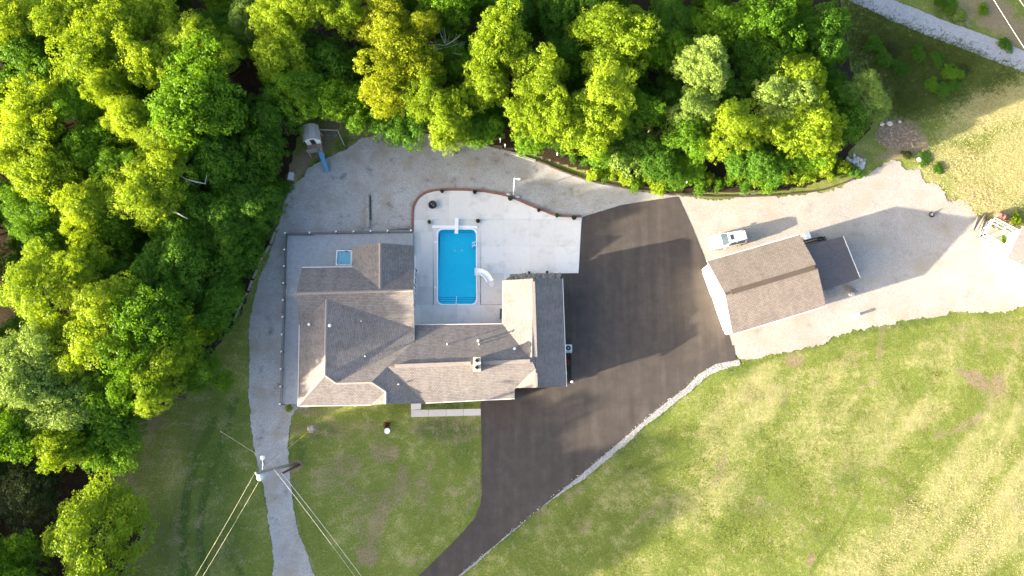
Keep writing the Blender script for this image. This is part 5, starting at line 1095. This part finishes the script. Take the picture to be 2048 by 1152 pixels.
TL = [ # crown centre and radius in the photograph, height in metres
 (25,40,62,12,'yellow','pale yellow tree in the very top left corner'),(150,28,66,13,'yellow','bright yellow-green tree second from the left at the top edge'),(232,48,56,13,'yellow','bright yellow-green tree third from the left near the top edge'),
 (306,36,52,12.5,'yellow','yellow-green tree fourth from the left at the top edge'),(370,78,55,13,'yellow','pale yellow tree left of the dark top gap in the west woods'),(188,122,68,13,'yellow','broad pale yellow-green tree below the upper left corner cluster'),
 (292,118,55,13,'yellow','yellow tree just above the largest west crown'),(427,112,44,12,'yellow','small yellow-green tree beside the dark gap at the top left woods'),(398,200,88,14,'green','largest round yellow-green crown in the upper west woods'),
 (55,125,66,11,'green','dull green tree near the left edge below the corner'),(128,112,40,9,'deep','dark green tree wedged in the upper left cluster'),(75,222,66,11.5,'yellow','soft yellow tree at the left edge, quarter way down'),(42,292,60,11,'yellow','soft yellow-green tree at the left edge, third down'),
 (150,192,48,11,'green','green tree with lit left side, upper west woods'),(208,172,34,12.5,'yellow','small bright crown poking up in the upper west woods'),(255,232,42,12.5,'yellow','small bright rounded crown left of the largest west crown'),
 (316,268,52,12.5,'yellow','bright lower neighbour of the largest west crown'),(180,300,58,10,'green','green tree in the middle of the upper west woods'),(240,332,42,10.5,'green','green tree above the bright pointed western crown'),(290,372,70,12.5,'yellow','bright tree with yellow left flank, middle west woods'),
 (100,345,66,11,'yellow','yellow-green tree near the left edge, middle height'),(163,408,46,12,'yellow','small bright yellow crown alone in the middle west woods'),(60,420,58,10.5,'green','green tree at the left edge, two fifths down'),(232,436,50,9,'green','shaded green tree in the dark middle of the west woods'),
 (100,480,46,9,'green','shaded green tree above the bright lower left crown'),(350,425,55,9.5,'green','green tree right of the bright middle west tree'),(425,320,60,9,'deep','dark tree near the white fallen branch in the west woods'),(440,425,55,8.5,'deep','dark green tree left of the fringe trees by the drive'),
 (502,405,52,8,'deep','leafy green tree on the bank nearest the gravel bend'),(468,512,46,7.5,'deep','rounded dark green tree hanging over the west timbers'),(434,612,46,7,'deep','low green tree at the south end of the west timbers'),(340,525,62,10,'deep','deep green shaded tree in the middle of the west woods'),
 (522,300,48,8,'deep','dark green tree left of the play tower'),(545,225,46,9,'deep','dark green tree above left of the play tower'),
 (72,575,76,13,'yellow','brightest broad yellow tree at the left edge, halfway down'),(160,530,44,11.5,'yellow','bright yellow-green tree right of the brightest left-edge tree'),(240,548,30,8,'deep','small dark tree between bright crowns, middle west'),
 (205,640,74,13,'yellow','tall yellow-green tree left in the big lower west clump'),(290,645,74,12.5,'green','tall green tree right in the big lower west clump'),(322,715,56,11.5,'yellow','yellow-lit tree at the lower right of the west clump'),(398,742,42,8.5,'green','green tree nearest the lane at the west woods corner'),
 (268,762,56,10.5,'green','green tree at the bottom of the big west clump'),(44,742,70,12.5,'silver','pale silvery tree at the left edge, two thirds down'),(124,706,50,11.5,'yellow','yellow-green tree between the silvery and the big clump'),(105,802,62,11.5,'silver','pale silvery-green tree low in the west woods'),
 (205,800,48,10,'green','green tree in the lower west woods, left of the yellow tuft'),(300,790,34,10.5,'yellow','small yellow tuft crown over the shaded lawn edge'),(20,865,55,10.5,'green','green tree at the left edge above the dark gap'),(112,892,46,10,'yellow','yellow-lit tree at the lower end of the west woods'),
 (198,880,58,8.5,'green','green tree at the southern tip of the west woods'),(240,840,44,8,'deep','dark green tree fringing the shaded west lawn'),(36,970,66,7,'olive','dark feathery olive tree at the left edge, low'),(182,1076,88,12,'yellow','lone broad green tree in the bottom left corner'),(18,1125,52,9,'green','small green tree in the bottom left corner'),
 (508,30,48,11,'silver','pale green tree at the top edge right of the dark gap'),(562,28,52,13,'yellow','bright yellow tree at the top edge above the play tower'),(622,18,42,12.5,'yellow','yellow tree at the top edge, left of the golden tree'),(560,108,54,12.5,'yellow','pale yellow-green tree high above the play tower'),
 (600,178,58,11,'green','broad green tree right above the play tower'),(655,120,50,9.5,'deep','dark green tree left of the golden tree'),(692,30,36,12,'yellow','small yellow crown at the top edge left of centre'),(768,38,50,12.5,'gold','pale golden-yellow tree at the top edge'),
 (800,118,68,13,'gold','broad golden-yellow tree, the most golden of the north woods'),(768,178,44,11.5,'gold','lower golden tree below the broad golden one'),(850,45,30,12.5,'gold','thin golden spire at the top edge'),(668,200,50,9.5,'green','green tree left below the golden trees'),
 (718,226,46,8,'green','green tree over the grass strip by the play tower'),(800,232,54,8.5,'deep','deep green tree under the golden trees by the gravel'),(904,16,55,11,'green','green tree at the top edge right of the golden spire'),(905,120,46,10,'green','green tree right of the broad golden tree'),
 (848,182,44,12,'yellow','yellow tree right below the broad golden tree'),(882,215,40,11,'yellow','bright yellow tree second from the gravel, north centre'),(905,256,44,10,'yellow','bright yellow tree overhanging the north gravel'),(960,255,36,8,'green','green tree right of the bright overhanging yellow tree'),
 (1004,84,60,13.5,'yellow','tall yellow-green tree at the top, right of the golden ones'),(972,160,46,12,'yellow','yellow-green tree below the tall one, north centre'),(1078,150,60,13,'yellow','yellow-green tree in the middle of the north woods'),(1118,225,56,11.5,'yellow','yellow-green tree leaning toward the north bank'),
 (1055,222,46,10.5,'yellow','yellow-green tree above the white marker posts'),(1016,14,46,11,'deep','dark green tree at the top edge, centre'),(1122,18,58,10,'deep','dark green tree at the top edge right of centre'),(1228,66,74,14,'yellow','biggest yellow crown of the north woods, near the top'),
 (1216,172,62,13,'yellow','yellow tree directly below the biggest yellow crown'),(1196,244,58,11,'yellow','yellow-green tree low above the north bank'),(1285,222,40,9.5,'green','green tree right of the yellow pair, beside the black gap'),(1065,262,38,7,'green','low green tree on the bank behind the sleepers'),
 (1185,292,40,6.5,'green','low bright green tree at the bank edge'),(1132,100,48,10,'deep','dark green tree left of the biggest yellow crown'),(1345,36,50,10,'deep','dark green tree at the top edge right of the biggest crown'),(1352,112,52,9.5,'green','shaded green tree right of the black gap'),
 (1412,128,48,13,'silver','tall pale vine-draped tree, north-east woods'),(1392,205,44,11,'silver','pale green tree below the tall vine-draped one'),(1372,272,40,8.5,'green','green tree near the bank right of the black gap'),(1420,40,46,10.5,'green','green tree at the top edge, north-east woods'),
 (1466,246,58,11.5,'yellow','yellow tree with a dark notch, north-east woods'),(1540,52,64,11.5,'green','large mid-green tree at the top edge, north-east'),(1472,40,48,10.5,'green','green tree at the top edge left of the large mid-green one'),(1522,120,52,10,'deep','dark tree below the large mid-green one'),
 (1640,62,56,9.5,'deep','feathery dark green tree nearest the road'),(1600,150,54,10.5,'yellow','olive-yellow tree in the north-east woods'),(1578,196,56,11,'silver','pale yellowish tree in the north-east woods'),(1622,242,52,10,'yellow','yellow-green tree near the rubble heap'),
 (1556,258,48,9,'yellow','yellow-green tree right of the notched yellow tree'),(1735,192,48,8,'silver','rounded silvery green tree standing at the wood edge by the meadow'),(1690,236,48,7,'deep','dark green tree behind the silvery edge tree'),(1640,282,44,7.5,'yellow','bright yellow-green tree low at the wood edge'),
 (1352,196,44,8,'deep','dark tree inside the black gap of the north woods'),(1440,175,44,9,'deep','dark green tree behind the notched yellow tree')]
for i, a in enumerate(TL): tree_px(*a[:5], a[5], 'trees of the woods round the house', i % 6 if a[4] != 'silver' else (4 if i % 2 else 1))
# understorey: smaller trees standing in the shade between the tall ones
USED = set()
def near_label(x, y, h, default):
    a, b = PX(np.array([x]), np.array([y]), h * .8); a, b = float(a[0]), float(b[0])
    if not (0 < a < 2048 and 0 < b < 1152): return default
    for t in sorted(TL, key=lambda t: (t[0] - a) ** 2 + (t[1] - b) ** 2)[:9]:
        if len(t[5].replace('-', ' ').split()) > 9: continue
        dx, dy = a - t[0], b - t[1]; d = ('right of' if dx > 0 else 'left of') if abs(dx) > abs(dy) else ('below' if dy > 0 else 'above')
        if (d, t[5]) in USED or math.hypot(dx, dy) > 170: continue
        USED.add((d, t[5])); return 'young shaded tree just %s the %s' % (d, t[5])
    return default
def fill(region, n, hmin, hmax, mats, label, group, rmin, rmax, seed, dmin=1.55, young=False):
    rnd = random.Random(seed); k = tries = 0; x0, x1 = min(p[0] for p in region), max(p[0] for p in region); y0, y1 = min(p[1] for p in region), max(p[1] for p in region)
    while k < n and tries < n * 60:
        tries += 1; a, b = rnd.uniform(x0, x1), rnd.uniform(y0, y1)
        if not inside(np.array([a]), np.array([b]), region)[0]: continue
        p = G(a, b)
        if any((p.x - t[0]) ** 2 + (p.y - t[1]) ** 2 < (dmin + .12 * t[2]) ** 2 for t in TREES): continue
        tree(p.x, p.y, rnd.uniform(rmin, rmax), rnd.uniform(hmin, hmax), rnd.choice(mats), near_label(p.x, p.y, hmax, label) if young else label, group, name='young_tree' if young else 'broadleaf_tree'); k += 1
WOOD_W = [(60,20),(560,20),(580,225),(585,300),(566,362),(540,440),(510,520),(482,585),(440,660),(370,740),(320,800),(250,820),(120,880),(60,900)]
WOOD_N = [(560,60),(1000,40),(1640,60),(1690,150),(1730,235),(1690,290),(1660,330),(1560,355),(1450,362),(1370,362),(1290,352),(1230,336),(1150,312),(1080,292),(1000,268),(900,252),(800,240),(700,228),(600,215)]
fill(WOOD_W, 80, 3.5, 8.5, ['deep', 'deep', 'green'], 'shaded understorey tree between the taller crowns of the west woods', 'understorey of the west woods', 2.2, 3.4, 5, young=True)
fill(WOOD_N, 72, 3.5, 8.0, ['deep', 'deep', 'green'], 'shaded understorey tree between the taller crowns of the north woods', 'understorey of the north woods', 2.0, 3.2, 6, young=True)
# the woods go on beyond the frame to the west and north
fill([(-120,-40),(40,-40),(60,900),(30,1000),(-40,1040),(-120,1060)], 24, 8, 10.5, ['yellow', 'green', 'green'], 'tall tree of the woods reaching past the left edge', 'woods past the left edge', 3.6, 5.0, 7, 4.2)
fill([(40,-70),(1640,-70),(1640,10),(60,10)], 22, 9.5, 13, ['yellow', 'green', 'deep'], 'tall tree of the woods reaching past the top edge', 'woods past the top edge', 3.4, 4.8, 8, 4.0)
fill([(-420,1185),(30,1185),(190,1205),(220,1330),(80,1440),(-420,1460)], 15, 10.5, 16.5, ['green', 'yellow'], 'tall tree of the woods past the lower left corner', 'woods past the lower left corner', 3.8, 5.2, 9, 4.4)
fill([(-420,940),(-40,940),(-30,1060),(40,1190),(-420,1190)], 26, 8, 9.5, ['green', 'deep'], 'lower tree of the woods past the left edge near the bottom', 'low woods past the left edge', 3.6, 4.8, 19, 3.2)
fill([(-300,1185),(40,1180),(200,1200),(230,1330),(100,1400),(-300,1400)], 34, 6, 8.5, ['green', 'deep'], 'young tree under the tall woods past the lower left corner', 'young trees past the lower left corner', 3.0, 4.0, 23, 1.4, True)
# bushes on the banks and at the wood edge
def shrub(px, py, r, h, mat, label, group=None, i=0):
    p = G(px, py); t = thing('shrub', label, 'shrub', (p.x, p.y, 0), trnd.uniform(0, 6.28), group); c = crown_obj('foliage', SHR[i % 2], mat, t); c.scale = (r, r, h * 1.1); c.location = (0, 0, h * .3)
    k = link(bpy.data.objects.new('stem', TK[i % 3]), t); k.scale = (h * .7, h * .7, h * .7); return t
shrub(1262, 330, 2.9, 2.6, 'silver', 'large pale green round bush on the north bank above the asphalt'); 
brnd = random.Random(31)
def ordi(i): return ('first second third fourth fifth sixth seventh eighth ninth tenth eleventh twelfth thirteenth fourteenth fifteenth sixteenth seventeenth eighteenth nineteenth twentieth'.split() + ['twenty-' + w_ for w_ in 'first second third fourth fifth sixth seventh eighth ninth'.split()] + ['thirtieth'])[i]
for i in range(30):
    t_ = i / 29; a = 1190 + (1700 - 1190) * t_; b = (358 if a < 1260 else 374 if a < 1500 else 374 - (a - 1500) * .13) - brnd.uniform(2, 16)
    shrub(a + brnd.uniform(-5, 5), b, brnd.uniform(.8, 1.7), brnd.uniform(.8, 1.8), brnd.choice(['green', 'yellow', 'deep', 'yellow']), 'low bush, %s from the asphalt end at the foot of the north-east woods' % ordi(i), 'bushes at the foot of the north-east woods', i)
for i, (a, b) in enumerate([(1092,298),(1120,312),(1145,322),(1172,330),(1060,292),(1042,286),(945,272),(925,268)]): shrub(a, b - 8, brnd.uniform(.9, 1.5), brnd.uniform(.9, 1.5), brnd.choice(['green', 'deep']), 'low green bush behind the sleepers, %s from the left on the bank' % ordi((4, 5, 6, 7, 3, 2, 1, 0)[i]), 'bushes on the bank behind the sleepers', i)
for i in range(16): t_ = i / 15; shrub(462 + 118 * t_ - 16 + brnd.uniform(-6, 3), 640 - 270 * t_ + brnd.uniform(-8, 8), brnd.uniform(1.0, 1.8), brnd.uniform(1, 2), brnd.choice(['deep', 'deep', 'green']), 'low dark bush, %s from the south end of the west timbers' % ordi(i), 'bushes along the west timbers', i)
for i, (a, b, r_, h_, m_) in enumerate([(1900,150,1.6,.8,'green'),(1885,178,1.5,.6,'deep'),(1862,172,1.2,.6,'green'),(1905,178,1.2,.7,'deep'),(1870,120,1.3,.7,'deep'),(1830,110,1.4,.8,'deep'),(1800,140,1.5,.8,'deep'),(1790,100,1.3,.7,'olive'),(1920,140,1.1,.6,'olive'),(1760,120,1.5,1.0,'deep'),(1740,90,1.4,1.0,'deep'),(1900,15,1.5,.9,'green'),(1915,32,1.1,.8,'silver'),(1960,22,1.0,.8,'green'),(1880,10,1.2,.8,'deep'),(2010,90,1.2,.7,'deep'),(1812,310,.8,.4,'olive'),(1850,318,1.1,.3,'deep'),(1876,338,.9,.3,'deep')]):
    shrub(a, b, r_, h_, m_, ('right-hand of two bright bushes nearest the road in the rough', 'largest bright green bush above the sunlit straw', 'small bright bush left of the largest bright one', 'dark weed clump right of the largest bright bush', 'dark bush in mid slope under the road', 'dark bush left of the mid slope one under the road', 'dark bush close beside the silvery edge tree', 'olive bush below the road bend', 'small olive bush nearest the road verge', 'dark bush upper left of the silvery edge tree', 'dark bush nearest the feathery tree and the road', 'green bush beyond the road at the top edge', 'pale flowering bush beyond the road', 'green bush on the bare soil beyond the road', 'dark bush beyond the road, leftmost at the top edge', 'dark bush beside the road near the right edge', 'olive bush at the gravel yard tip below the rubble', 'flat green weed patch on the gravel yard tip', 'small flat weed patch lowest on the yard tip')[i], 'weedy bushes near the country road', i)
for i, (a, b) in enumerate([(2030,432),(2036,444),(2024,440),(2004,484),(2010,492)]): shrub(a, b, brnd.uniform(.5, .9), brnd.uniform(.4, .7), 'yellow' if i < 3 else 'green', 'weed clump beside the white pen, ' + ('left of the white bar', 'nearest the barn roof', 'nearest the red drum', 'upper one inside the pen', 'lower one inside the pen')[i], 'weeds in the white pen', i)
# fallen pale trunk and bare branches showing in the gaps
M['deadwood'] = simple('bleached_deadwood', (.26, .25, .23), .9, .2, 4)
def dead(name, lb, px, py, z, pts, rs_, cat='branch'):
    p = R(px, py, z); t = thing(name, lb, cat, (p.x, p.y, 0)); MB().tube([Vector(q) + Vector((0, 0, z)) for q in pts], rs_, 7).build('stem', M['deadwood'], t, True); return t
t = dead('dead_branch', 'bleached crooked dead branch showing in the west woods gap', 375, 352, 8.6, [(-2.4, 1.2, 0), (-1.2, .2, .2), (0, -.5, .3), (1.2, -.8, .2), (2.3, -1.0, .1)], [.05, .08, .09, .09, .05]); MB().tube([(2.2, -1, 8.7), (2.4, .0, 8.9)], [.05, .03], 6).build('twig', M['deadwood'], t); MB().tube([(0, -.5, 0), (0, -.5, 8.9)], [.12, .07], 7).build('snag', M['bark'], t, True)
t = dead('dead_branch', 'short straight bleached dead branch above the dark middle of the west woods', 358, 428, 8.8, [(-1.0, .5, 0), (0, 0, .2), (1.1, -.6, .1)], [.05, .08, .05]); MB().tube([(0, 0, 0), (0, 0, 9)], [.12, .07], 7).build('snag', M['bark'], t, True)
p = R(892, 85, 10); t = thing('bare_tree', 'leafless grey branch tangle right of the golden tree', 'tree', (p.x, p.y, 0)); MB().tube([(0, 0, 0), (0, 0, 9)], [.16, .08], 8).build('trunk', M['bark'], t, True); rnd = random.Random(12)
for i in range(26):
    a = rnd.uniform(0, 6.28); l_ = rnd.uniform(1, 2.6); b = Vector((0, 0, rnd.uniform(7, 9.5))); e = b + Vector((math.cos(a) * l_, math.sin(a) * l_, rnd.uniform(.2, 1.6))); MB().tube([b, b.lerp(e, .5) + Vector((rnd.uniform(-.2, .2), rnd.uniform(-.2, .2), .1)), e], [.05, .035, .012], 5).build('branch', M['deadwood'], t)

# ------------------------------------------------------------------ grass tufts: meadow, field and rough verge
def tufts(name, polys, n, h0, h1, mat, seed, lean=(0, 0), wd=.10, blades=3, mask=None, thr=-1, soft=1.0):
    r = np.random.RandomState(seed); A = []
    for poly, frac in polys:
        k = int(n * frac); xs_ = [p[0] for p in poly]; ys_ = [p[1] for p in poly]; q = []; c = 0
        while c < k:
            a = r.uniform(min(xs_), max(xs_), k * 2); b = r.uniform(min(ys_), max(ys_), k * 2); m = inside(a, b, poly)
            for nope in (GRAVEL_W, ASPHALT, GRAVEL_E, WHITE_BAND, ROAD): m &= ~inside(a, b, nope)
            q.append(np.stack([a[m], b[m]], -1)); c += m.sum()
            if m.sum() == 0: break
        A.append(np.vstack(q)[:k])
    A = np.vstack(A); d = np.stack([A[:, 0] - 1024, 576 - A[:, 1], np.full(len(A), -FPX)], -1) @ _R.T; kz = -CAMH / d[:, 2]; P = np.stack([d[:, 0] * kz, d[:, 1] * kz], -1)
    keep = vnoise(P[:, 0], P[:, 1], 2.2, 77) > thr
    if mask is not None:
        ii = np.clip(((P[:, 0] + 95) / .38).astype(int) + 12, 0, nx - 1); jj = np.clip(((P[:, 1] + 45) / .38).astype(int) + 12, 0, ny - 1); keep &= mask[jj, ii] + (vnoise(P[:, 0], P[:, 1], 1.1, 78) - .5) * .7 > r.uniform(.2, .8, len(P))
    P = P[keep]; P = P + r.normal(size=P.shape) * soft; P = np.repeat(P, blades, 0); m = len(P); P = P + r.normal(size=(m, 2)) * .09
    h = r.uniform(h0, h1, m); a = r.uniform(0, 6.28, m); w_ = r.uniform(.5, 1.3, m) * wd; ux, uy = np.cos(a) * w_, np.sin(a) * w_
    tip = P + r.normal(size=(m, 2)) * h[:, None] * .45 + np.array(lean) * h[:, None]; z0 = np.zeros(m)
    V = np.stack([np.stack([P[:, 0] - ux, P[:, 1] - uy, z0], -1), np.stack([P[:, 0] + ux, P[:, 1] + uy, z0], -1), np.stack([tip[:, 0], tip[:, 1], h], -1)], 1).reshape(-1, 3)
    me_ = bpy.data.meshes.new(name); me_.vertices.add(3 * m); me_.vertices.foreach_set('co', V.astype('f').ravel()); me_.loops.add(3 * m); me_.loops.foreach_set('vertex_index', np.arange(3 * m, dtype='i')); me_.polygons.add(m); me_.polygons.foreach_set('loop_start', np.arange(0, 3 * m, 3, dtype='i')); me_.update(calc_edges=True); me_.materials.append(mat)
    o = link(bpy.data.objects.new(name, me_)); o['kind'] = 'stuff'; return o
gm_dry = leaf_material('straw_blade', (.36, .33, .15), (.60, .55, .32), .4, (1.1, 1.0, .6)); gm_mix = leaf_material('meadow_blade', (.15, .17, .028), (.34, .33, .09), .4, (1.15, 1.0, .4)); gm_lawn = leaf_material('lawn_blade', (.06, .10, .02), (.17, .21, .06), .4, (1.1, 1.05, .4))
NE_M = [(1830,200),(1900,190),(2060,145),(2140,160),(2140,470),(1990,440),(1900,380),(1850,330),(1800,300)]; SE_M = [(1480,740),(1780,655),(2140,620),(2140,1200),(900,1200),(1050,1060),(1300,860)]
SE_F = [(1640,1170),(1700,1040),(1850,960),(2140,820),(2140,1200)]; ROUGH = [(1690,0),(1760,40),(2040,145),(1960,180),(1840,230),(1770,250),(1750,150),(1700,120)]
tag(tufts('straw_grass', [(NE_M, .85), (SE_F, .15)], 60000, .05, .17, gm_dry, 1, (.8, .3), .04, 2, dry), 'pale dry straw grass leaning in the sunlit meadow', 'grass')
tag(tufts('meadow_grass', [(SE_M, .85), (NE_M, .15)], 90000, .03, .09, gm_mix, 2, wd=.05, blades=2), 'short yellow-green grass of the south-east meadow', 'grass')
tag(tufts('rough_grass', [(ROUGH, 1)], 22000, .1, .3, gm_lawn, 3, (.3, .1), .06, 3, None, .3), 'rough green weeds between woods and country road', 'grass')
